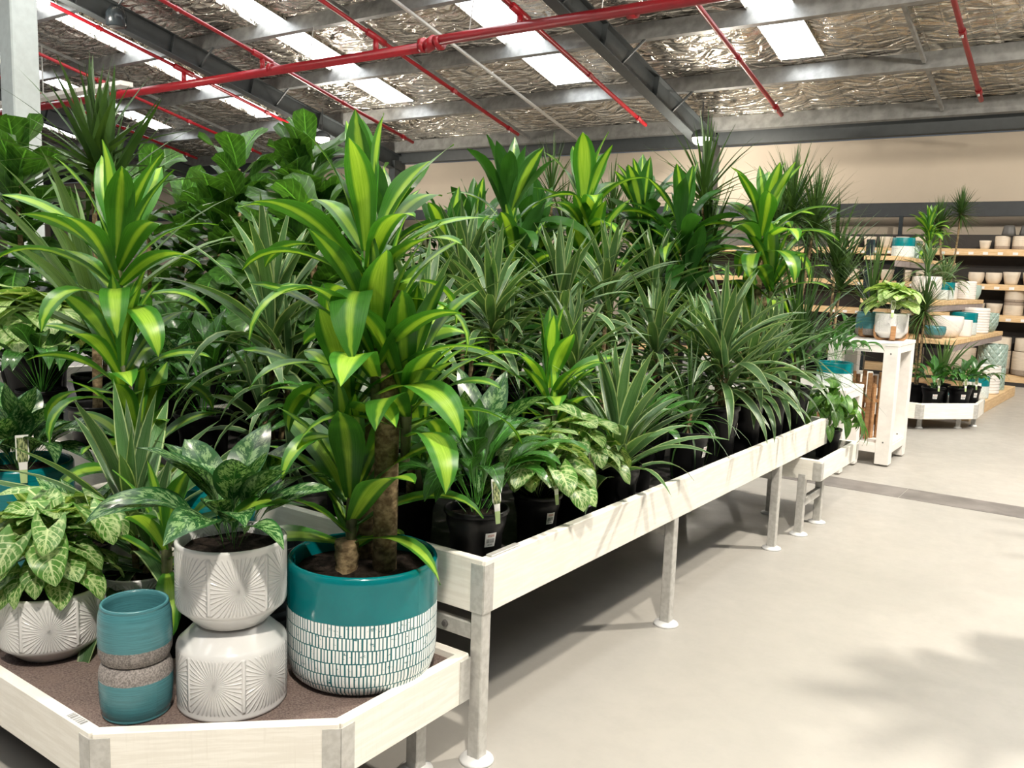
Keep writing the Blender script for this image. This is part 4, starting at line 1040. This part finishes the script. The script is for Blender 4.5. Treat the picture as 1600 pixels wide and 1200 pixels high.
bush('potted_peace_lily', 'spath', 'shaded peace lily deep in the bench between striped dracaenas', -2.62, 3.85, DK, 0.11, 0.24, 69, n=24, L=0.5)
bush('potted_peace_lily', 'spath', 'shaded peace lily deep in the bench near its far end', -2.55, 4.42, DK, 0.11, 0.24, 70, n=24, L=0.5)
# totem vine
rng = random.Random(5)
t = potted('potted_totem_vine', 'dark small leaved vine climbing a stake against the cream wall', -3.42, 4.15, DK, 0.11, 0.28)
b = MB()
for s in range(2):
    ox, oy = (0.0, 0.0) if s == 0 else (-0.16, -0.05); tp = 1.30 - 0.12 * s
    cane(t, [(ox * 0.2, oy * 0.2, 0.22), (ox, oy, 0.6), (ox, oy, tp)], 0.022, 'stake', 'stem', 8)
    for i in range(130):
        zl = 0.30 + (tp - 0.28) * i / 130; az = rng.uniform(0, 6.28)
        V, F, U = leaf_mesh(None, rng.uniform(0.05, 0.075), 0.055, w_oval, R(rng.uniform(-40, 40)), R(50), nseg=4, nac=2, pet=rng.uniform(0.02, 0.06), petw=0.003)
        m = Matrix.Rotation(az, 3, 'Z')
        b.add([tuple(m @ Vector(v) + Vector((ox, oy, zl))) for v in V], F, U)
b.build('foliage', M['spath'], t, True, kind='stuff')
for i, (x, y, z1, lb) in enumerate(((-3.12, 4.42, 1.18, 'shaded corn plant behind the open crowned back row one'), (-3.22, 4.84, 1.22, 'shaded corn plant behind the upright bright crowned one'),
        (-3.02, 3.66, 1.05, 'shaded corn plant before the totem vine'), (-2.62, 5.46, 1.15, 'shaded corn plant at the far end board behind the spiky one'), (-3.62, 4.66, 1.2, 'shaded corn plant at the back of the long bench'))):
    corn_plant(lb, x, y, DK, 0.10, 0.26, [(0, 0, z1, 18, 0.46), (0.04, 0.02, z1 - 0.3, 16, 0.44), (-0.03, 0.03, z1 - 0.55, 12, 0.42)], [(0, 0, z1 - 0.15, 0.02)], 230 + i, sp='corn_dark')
# leafy fill in the shade at the back of the benches
for i, (x, y, sp, L, lb) in enumerate((
    (-3.55, 3.62, 'spath', 0.62, 'shaded peace lily beside the totem vine'), (-3.95, 3.05, 'spath', 0.62, 'shaded peace lily below the double stemmed fig on the long bench'),
    (-3.90, 4.55, 'spath', 0.66, 'shaded peace lily at the back edge of the long bench'), (-3.75, 5.25, 'spath', 0.66, 'shaded peace lily at the far back corner of the long bench'),
    (-4.60, 2.25, 'spath', 0.5, 'peace lily at the near right corner of the left bench'), (-5.05, 4.75, 'spath', 0.7, 'shaded peace lily far down the left bench'),
    (-5.60, 4.1, 'spath', 0.7, 'shaded peace lily behind the far figs of the left bench'), (-6.0, 3.0, 'spath', 0.7, 'shaded peace lily at the back of the left bench'),
    (-6.1, 2.2, 'spath', 0.6, 'peace lily at the near back corner of the left bench'), (-2.35, 2.30, 'spath', 0.44, 'peace lily behind the dark ribbed pot'))):
    bush('potted_peace_lily', sp, lb, x, y, DK, 0.12, 0.26, 200 + i, n=34, L=L, lo=10)
fig_plant('low dense fiddle leaf fig at the back of the long bench past the totem vine', -3.85, 4.95, DK, 0.14, 0.28, 1.15, 211, n=34, L=0.30, stems=2)
fig_plant('low dense fiddle leaf fig between the two figs of the left bench', -4.95, 4.45, DK, 0.14, 0.28, 1.40, 212, n=34, L=0.32, stems=2)
fig_plant('low dense fiddle leaf fig behind the tall spiky dracaena', -5.70, 3.75, DK, 0.14, 0.28, 1.30, 213, n=30, L=0.34, stems=2)
# left part
fig_plant('fiddle leaf fig with high broad leaves behind the teal potted corn plant', -3.52, 3.05, DK, 0.15, 0.30, 1.50, 71, n=40, L=0.31, stems=3)
fig_plant('dark fiddle leaf fig in the deep shade of the bench middle', -3.05, 2.62, DK, 0.13, 0.28, 1.10, 72, n=36, L=0.30, stems=2)
fig_plant('fiddle leaf fig right of the spiky dracaena on the left bench', -4.78, 3.55, DK, 0.15, 0.30, 1.55, 73, n=38, L=0.33, stems=3)
fig_plant('fiddle leaf fig second row on the left bench, behind the broad leaved one', -4.68, 4.15, DK, 0.15, 0.30, 1.48, 74, n=36, L=0.32, stems=3)
fig_plant('shaded fiddle leaf fig at the back of the long bench', -3.80, 3.85, DK, 0.15, 0.30, 1.30, 77, n=36, L=0.30, stems=2)
fig_plant('backlit fiddle leaf fig at the left picture edge', -5.30, 2.52, DK, 0.15, 0.30, 1.45, 75, n=40, L=0.38, stems=2, z0=0.55)
fig_plant('fiddle leaf fig between the spiky dracaena and the far figs', -5.35, 3.35, DK, 0.15, 0.30, 1.45, 76, n=24, L=0.32, stems=1)
spiky_plant('tall spiky dracaena standing up against the skylights at the left', -4.70, 2.62, DK, 0.14, 0.30, [(0, 0, 1.50), (0.05, 0.06, 1.36)], 81, L=0.62, W=0.05, n=40, lo=-20, droop=30)
rng = random.Random(82)
t = potted('potted_strap_leaf_plant', 'grey green strap leaved plant leaning out at the left of the bench', -3.86, 2.14, DK, 0.13, 0.28)
cane(t, [(0, 0, 0.22), (0.01, 0, 0.55)], 0.022, 'stem', 'cane')
head(t, 'strap', 0.01, 0, 0.72, 26, 0.85, rng, stem=0.16, lo=30)
bush('potted_arrowhead_vine', 'syn_pale', 'very pale arrowhead vine catching the light at the left picture edge', -4.85, 2.34, DK, 0.16, 0.44, 83, n=64, L=0.42, lo=10, zsp=0.16)
bush('potted_aglaonema', 'mottle', 'mottled aglaonema under the strap leaves at the left of the bench', -4.0, 2.64, DK, 0.13, 0.26, 84, n=26, L=0.44)
pot_thing('white pot lying upside down on the bench under the left corn plant', -4.0, 2.37, DK, 'cylinder', 0.12, 0.13, 'white_pot', flip=True)
bush('potted_peace_lily', 'spath', 'dark peace lily filling the shade below the left figs', -3.45, 2.42, DK, 0.13, 0.26, 85, n=26, L=0.48)
bush('potted_peace_lily', 'spath', 'dark peace lily filling the shade behind the strap leaved plant', -4.62, 3.05, DK, 0.13, 0.26, 86, n=26, L=0.5)

# --- low end tray, stands and what stands on them
bush('potted_heart_leaf_vine', 'heart', 'green heart leaved vine in a black pot on the low end tray', -1.50, 5.70, 0.366, 0.085, 0.19, 91, n=52, L=0.27, lo=0, zsp=0.16)
bush('potted_heart_leaf_vine', 'heart', 'heart leaved vine tucked behind the long bench on the low end tray', -1.69, 5.74, 0.366, 0.085, 0.19, 92, n=24, L=0.27, lo=10, zsp=0.10)
bush('potted_peace_lily', 'spath', 'peace lily in the teal and white pot on the short stand', -1.86, 7.12, 0.6705, 0.138, 0.19, 93, n=28, L=0.36, lo=25, kind='cylinder', mat='teal_white')
bush('potted_arrowhead_vine', 'syn_pale', 'pale arrowhead vine in the white pot on top of the tall white stand', -1.61, 7.80, 1.042, 0.132, 0.205, 94, n=56, L=0.25, lo=24, zsp=0.15, kind='sunburst', mat='sunburst', card=-78)
spiky_plant('sparse upright spiky plant in the grey based teal pot on the tall stand', -1.83, 8.02, 1.042, 0.122, 0.20, [(0, 0, 0.30)], 95, L=0.56, W=0.020, n=40, lo=35, droop=20, kind='barrel', mat='teal_band')
spiky_plant('spiky dracaena on the low pot tray behind the tall white stand', -1.80, 10.25, 0.2, 0.10, 0.22, [(0.02, -0.05, 1.08), (-0.05, 0.03, 0.96)], 96, L=0.42, n=130, lo=-50)
for x, y, lb, sd in ((-1.58, 9.95, 'in the leftmost of three labelled pots by the pine shelves', 97), (-1.36, 10.17, 'in the middle one of three labelled pots by the pine shelves', 98), (-1.28, 10.42, 'in the rightmost of three labelled pots by the pine shelves', 99)):
    bush('potted_peace_lily', 'spath', 'dark leafy peace lily ' + lb, x, y, 0.201, 0.118 if sd < 99 else 0.09, 0.23, sd, n=30, L=0.33, lo=15, price=-70 + (sd - 97) * 8, card=-58, cs=0.95)
rng = random.Random(100)
t = potted('potted_strap_leaf_plant', 'upright sword leaved plant behind the labelled pots on the low tray', -1.58, 10.36, 0.201, 0.10, 0.23)
head(t, 'strap', 0, 0, 0.34, 18, 0.55, rng, stem=0.12, lo=62)
# rear display bench
spiky_plant('spiky dracaena with dense fan crown against the cream wall, rear bench', -2.60, 8.05, 0.53, 0.13, 0.28, [(0, 0, 1.62), (0.2, 0.05, 1.50), (-0.1, -0.1, 1.4)], 101, L=0.58, W=0.021, n=130, lo=-30)
spiky_plant('second spiky dracaena behind the fan crowned one on the rear bench', -2.85, 8.75, 0.53, 0.13, 0.28, [(0, 0, 1.62), (0.2, 0.0, 1.40)], 102, L=0.55, W=0.021, n=120, lo=-30)
spiky_plant('spiky dracaena at the right edge of the rear bench crossing the dark band', -2.30, 8.5, 0.53, 0.13, 0.28, [(0, 0, 1.18), (0.05, 0.05, 0.95)], 103, L=0.62, W=0.034, n=46, lo=-10)
spiky_plant('spiky dracaena at the front of the rear bench', -2.45, 7.3, 0.53, 0.13, 0.28, [(0, 0, 0.95)], 104, L=0.5, W=0.02, n=60, lo=-40)
bush('potted_peace_lily', 'spath', 'peace lily at the right corner of the rear bench', -2.2, 7.85, 0.53, 0.13, 0.26, 105, n=28, L=0.45)
bush('potted_peace_lily', 'spath', 'peace lily at the far corner of the rear bench', -2.25, 9.05, 0.53, 0.13, 0.26, 106, n=28, L=0.45)
fig_plant('fiddle leaf fig at the back of the rear bench', -3.6, 7.8, 0.53, 0.14, 0.28, 1.2, 107, n=24, L=0.3, stems=2)

# --- pine shelving unit across the aisle end
GX, GY, GR = -1.9, 10.75, R(-2.8)
gs = thing('pine_shelving', 'stepped pine shelving unit stacked with teal and white pots', 'shelving', (GX, GY, 0), GR)
def gpt(x, y):     # shelving space to the hall
    return GX + x * math.cos(GR) - y * math.sin(GR), GY + x * math.sin(GR) + y * math.cos(GR)
GL = 3.1
for k in range(5): MB().box(-0.72 + 0.262 * k, -0.465 + 0.262 * k, 0, GL, 0.09, 0.135, b=0.004).build('base_board', M['pine'], gs)
for sx in (-0.70, 0.56): MB().box(sx, sx + 0.025, 0.0, GL, 0.0, 0.1, b=0.003).build('base_rail', M['pine'], gs)
MB().box(-0.7, 0.585, -0.005, 0.02, 0.0, 0.1, b=0.003).build('base_rail', M['pine'], gs)
SHELVES = ((0.83, 0.885, -0.7, 0.36), (1.255, 1.31, -0.7, 0.08), (1.76, 1.81, -0.7, -0.32))
for (z0, z1, x0, x1) in SHELVES:
    for k in range(28):
        y = k * GL / 28
        MB().box(x0, x1, y + 0.006, y + GL / 28 - 0.006, z0, z1, b=0.005).build('shelf_slat', M['pine'], gs)
    MB().box(x1 - 0.03, x1 - 0.008, 0, GL, z0 - 0.07, z0, b=0.002).build('shelf_rail', M['oak_grey'], gs)
for y in (0.1, 1.55, 3.0): MB().box(-0.70, -0.62, y - 0.04, y + 0.04, 0.0, 2.0, b=0.004).build('upright', M['charcoal_pot'], gs)
for y in (0.1, 1.55, 3.0):
    for (z0, z1, x0, x1) in SHELVES: MB().box(x0, x1 - 0.06, y - 0.012, y + 0.012, z0 - 0.05, z0 - 0.001).build('bracket', M['charcoal_pot'], gs)
GZ = [0.1355, 0.8855, 1.3105, 1.8105]
def gp(label, x, y, lev, kind, r, h, mat, flip=False, group=None, dz=0.0):
    a, b_ = gpt(x, y); return pot_thing(label, a, b_, GZ[lev] + dz, kind, r, h, mat, flip, group, seg=28)
gp('small teal pot at the near end of the pine base shelf', 0.30, 0.32, 0, 'bowl', 0.10, 0.16, 'teal_band')
gp('plain white pot standing near the front of the pine base shelf', 0.44, 0.80, 0, 'cylinder', 0.10, 0.22, 'white_pot')
gp('teal topped white pot on the pine base shelf before the big ribbed white one', 0.44, 1.22, 0, 'cylinder', 0.12, 0.27, 'teal_white')
gp('big ribbed white pot on the pine base shelf', 0.39, 1.85, 0, 'ribbed', 0.185, 0.36, 'white_pot')
gp('mint lattice pot standing upside down at the far end of the pine base shelf', 0.36, 2.45, 0, 'cylinder', 0.18, 0.30, 'lattice', True)
gp('mint lattice pot upright on the upside down one at the far shelf end', 0.36, 2.45, 0, 'cylinder', 0.18, 0.30, 'lattice', False, None, 0.3005)
gp('small bright teal bowl at the near end of the middle pine shelf', 0.10, 0.22, 1, 'bowl', 0.12, 0.14, 'teal_band')
gp('wide white bowl pot at the near end of the middle pine shelf', 0.12, 0.62, 1, 'bowl', 0.20, 0.25, 'white_pot')
gp('narrow white pot beside the wide white bowl on the middle pine shelf', 0.24, 1.02, 1, 'cylinder', 0.10, 0.20, 'white_pot')
gp('teal topped white pot on the middle pine shelf', 0.16, 1.42, 1, 'cylinder', 0.16, 0.28, 'teal_white')
gp('tall ribbed white pot on the middle pine shelf', 0.18, 2.05, 1, 'ribbed', 0.17, 0.33, 'white_pot')
gp('mint lattice pot at the far end of the middle pine shelf', 0.22, 2.62, 1, 'bowl', 0.15, 0.26, 'lattice')
gp('navy pot in the shade on the middle pine shelf', -0.30, 1.0, 1, 'cylinder', 0.13, 0.22, 'charcoal_pot')
gp('ribbed white pot at the far end of the upper pine shelf', -0.05, 2.55, 2, 'ribbed', 0.12, 0.25, 'white_pot')
gp('mint bowl at the far end of the upper pine shelf', -0.03, 2.85, 2, 'bowl', 0.11, 0.2, 'mint_pot')
gp('teal topped pot on the top pine shelf', -0.46, 0.75, 3, 'cylinder', 0.13, 0.24, 'teal_white')
gp('mint lattice pot next to the teal topped pot on the top pine shelf', -0.47, 1.15, 3, 'cylinder', 0.13, 0.22, 'lattice')
x_, y_ = gpt(-0.08, 0.42)
striped_plant('arching striped dracaena in a white bowl on the upper pine shelf', x_, y_, GZ[2], 0.165, 0.28, [(0, 0, 0.42, 36, 0.38)], 111, kind='bowl', mat='white_pot')
x_, y_ = gpt(-0.08, 1.30)
striped_plant('striped dracaena in the teal topped pot on the upper pine shelf', x_, y_, GZ[2], 0.13, 0.22, [(0, 0, 0.34, 30, 0.34)], 112, kind='cylinder', mat='teal_white')
x_, y_ = gpt(-0.14, 1.78)
striped_plant('striped dracaena in a plain white pot on the upper pine shelf', x_, y_, GZ[2], 0.13, 0.22, [(0, 0, 0.30, 26, 0.34)], 113, kind='cylinder', mat='white_pot')
x_, y_ = gpt(-0.24, 0.98)
corn_plant('bright leafy corn plant at the crown of the pine shelving', x_, y_, GZ[2], 0.12, 0.22, [(0, 0, 0.92, 24, 0.30), (0.02, 0.02, 0.72, 14, 0.28)], [], 114, kind='cylinder', mat='mint_pot')
x_, y_ = gpt(-0.20, 2.15)
spiky_plant('twin stemmed spiky dracaena high on the pine shelving against the dark band', x_, y_, GZ[2], 0.12, 0.2, [(0.06, 0.05, 1.18), (-0.18, 0.0, 1.0)], 115, L=0.36, n=150, W=0.020, lo=-45, droop=25, kind='cylinder', mat='teal_white')

# --- pot shelves along the back wall
ws = thing('wall_shelving', 'long pine shelving full of cream pots along the back wall', 'shelving', (-3.2, 15.1, 0))
WZ = ((0.06, 0.17), (0.97, 1.07), (1.445, 1.535), (1.965, 2.065))
for (z0, z1) in WZ:
    for x0 in (-4.8, -2.4, 0.0, 2.4): MB().box(x0 + 0.002, x0 + 2.398, 0, 0.44, z0, z1, b=0.004).build('shelf_board', M['pine'], ws)
    for k in range(22 if z0 > 0.5 else 0):
        MB().box(-0.9 + k * 0.2, -0.83 + k * 0.2, -0.004, -0.001, z0 + 0.012, z0 + 0.052).build('price_ticket', M['ticket'], ws)
MB().box(-4.8, 4.8, 0.0, 0.4, 0.0, 0.06).build('plinth', M['dark'], ws)
MB().box(-4.8, 4.8, 0.445, 0.46, 0.0, 2.3).build('back_panel', M['dark'], ws)
for x in (-4.8, -2.4, 0.0, 2.4, 4.78): MB().box(x - 0.03, x + 0.03, 0.40, 0.45, 0.0, 2.6, b=0.003).build('upright', M['charcoal_pot'], ws)
MB().box(-4.8, -0.75, 0.2, 0.44, 2.066, 2.28).build('dark_carton', M['grey_pot'], ws)
ORD = ('leftmost', 'second', 'third', 'fourth', 'fifth', 'sixth')
def wrow(x0, dx, n, z, kind, r, h, mat, label, group, flip=False, y=15.27):
    for i in range(n):
        lb = label % (ORD[i] + ('' if i == 0 else ' from left'))
        pot_thing(lb, x0 + dx * i, y, z + 0.0005, kind, r, h, mat, flip, group, seg=24)
wrow(-1.67, 0.235, 4, 2.065, 'cylinder', 0.105, 0.20, 'sand_band', '%s of the brown footed cream pots on the top wall shelf', 'brown footed pots on the top wall shelf')
pot_thing('short cream cup beside the brown footed pots on the top wall shelf', -1.90, 15.25, 2.0655, 'cup', 0.085, 0.13, 'cream_pot', seg=24)
wrow(-1.60, 0.235, 3, 2.2655, 'cup', 0.10, 0.16, 'grey_pot', '%s of the dark upside down pots stacked above the top wall shelf row', 'dark pots stacked on the top wall shelf', True)
wrow(-1.98, 0.24, 2, 1.535, 'bowl', 0.115, 0.175, 'cream_pot', '%s of the rounded cream bowls on the second highest wall shelf', 'rounded bowls on the upper wall shelf')
wrow(-1.50, 0.26, 4, 1.535, 'cup', 0.12, 0.19, 'cream_pot', '%s of the flared cream pots on the second highest wall shelf', 'flared pots on the upper wall shelf')
wrow(-1.93, 0.24, 2, 1.07, 'cup', 0.115, 0.17, 'cream_pot', '%s of the flared cream pots beside the stacks on the third wall shelf', 'flared pots on the lower wall shelf')
wrow(-1.43, 0.28, 3, 1.07, 'cylinder', 0.135, 0.20, 'sand_band', '%s of the upside down cream pots on the third wall shelf', 'upside down pots on the lower wall shelf', True)
wrow(-1.43, 0.28, 3, 1.271, 'cylinder', 0.135, 0.17, 'sand_band', '%s of the upright cream pots stacked on the third wall shelf', 'stacked pots on the lower wall shelf')
wrow(-2.10, 0.475, 4, 0.17, 'cylinder', 0.23, 0.36, 'sand_band', '%s of the big sand coloured pots on the floor shelf at the wall', 'big pots on the floor shelf')
wrow(-1.62, 0.475, 3, 0.531, 'cylinder', 0.215, 0.20, 'cream_pot', '%s of the wide cream pots stacked on the big pots at the wall', 'wide pots stacked on the floor shelf')
wrow(-4.1, 0.25, 6, 2.065, 'cup', 0.10, 0.18, 'cream_pot', '%s pale pot on the top wall shelf behind the spiky leaves', 'pale pots behind the spiky leaves')
wrow(-4.1, 0.27, 6, 1.535, 'cup', 0.11, 0.18, 'cream_pot', '%s pale pot on the second highest wall shelf behind the leaves', 'pale pots on the upper shelf behind the leaves')

# --- corn plant on the other side of the aisle, whose leaves shade the floor at the right
corn_plant('large corn plant across the aisle casting leaf shadows on the floor', 0.34, 4.45, 0.0, 0.17, 0.32,
    [(0, 0, 1.65, 18, 0.55), (0.05, -0.05, 1.3, 16, 0.55), (0.0, -0.06, 1.0, 14, 0.5)], [(0, 0, 1.4, 0.03), (0.08, -0.03, 1.0, 0.03)], 121)
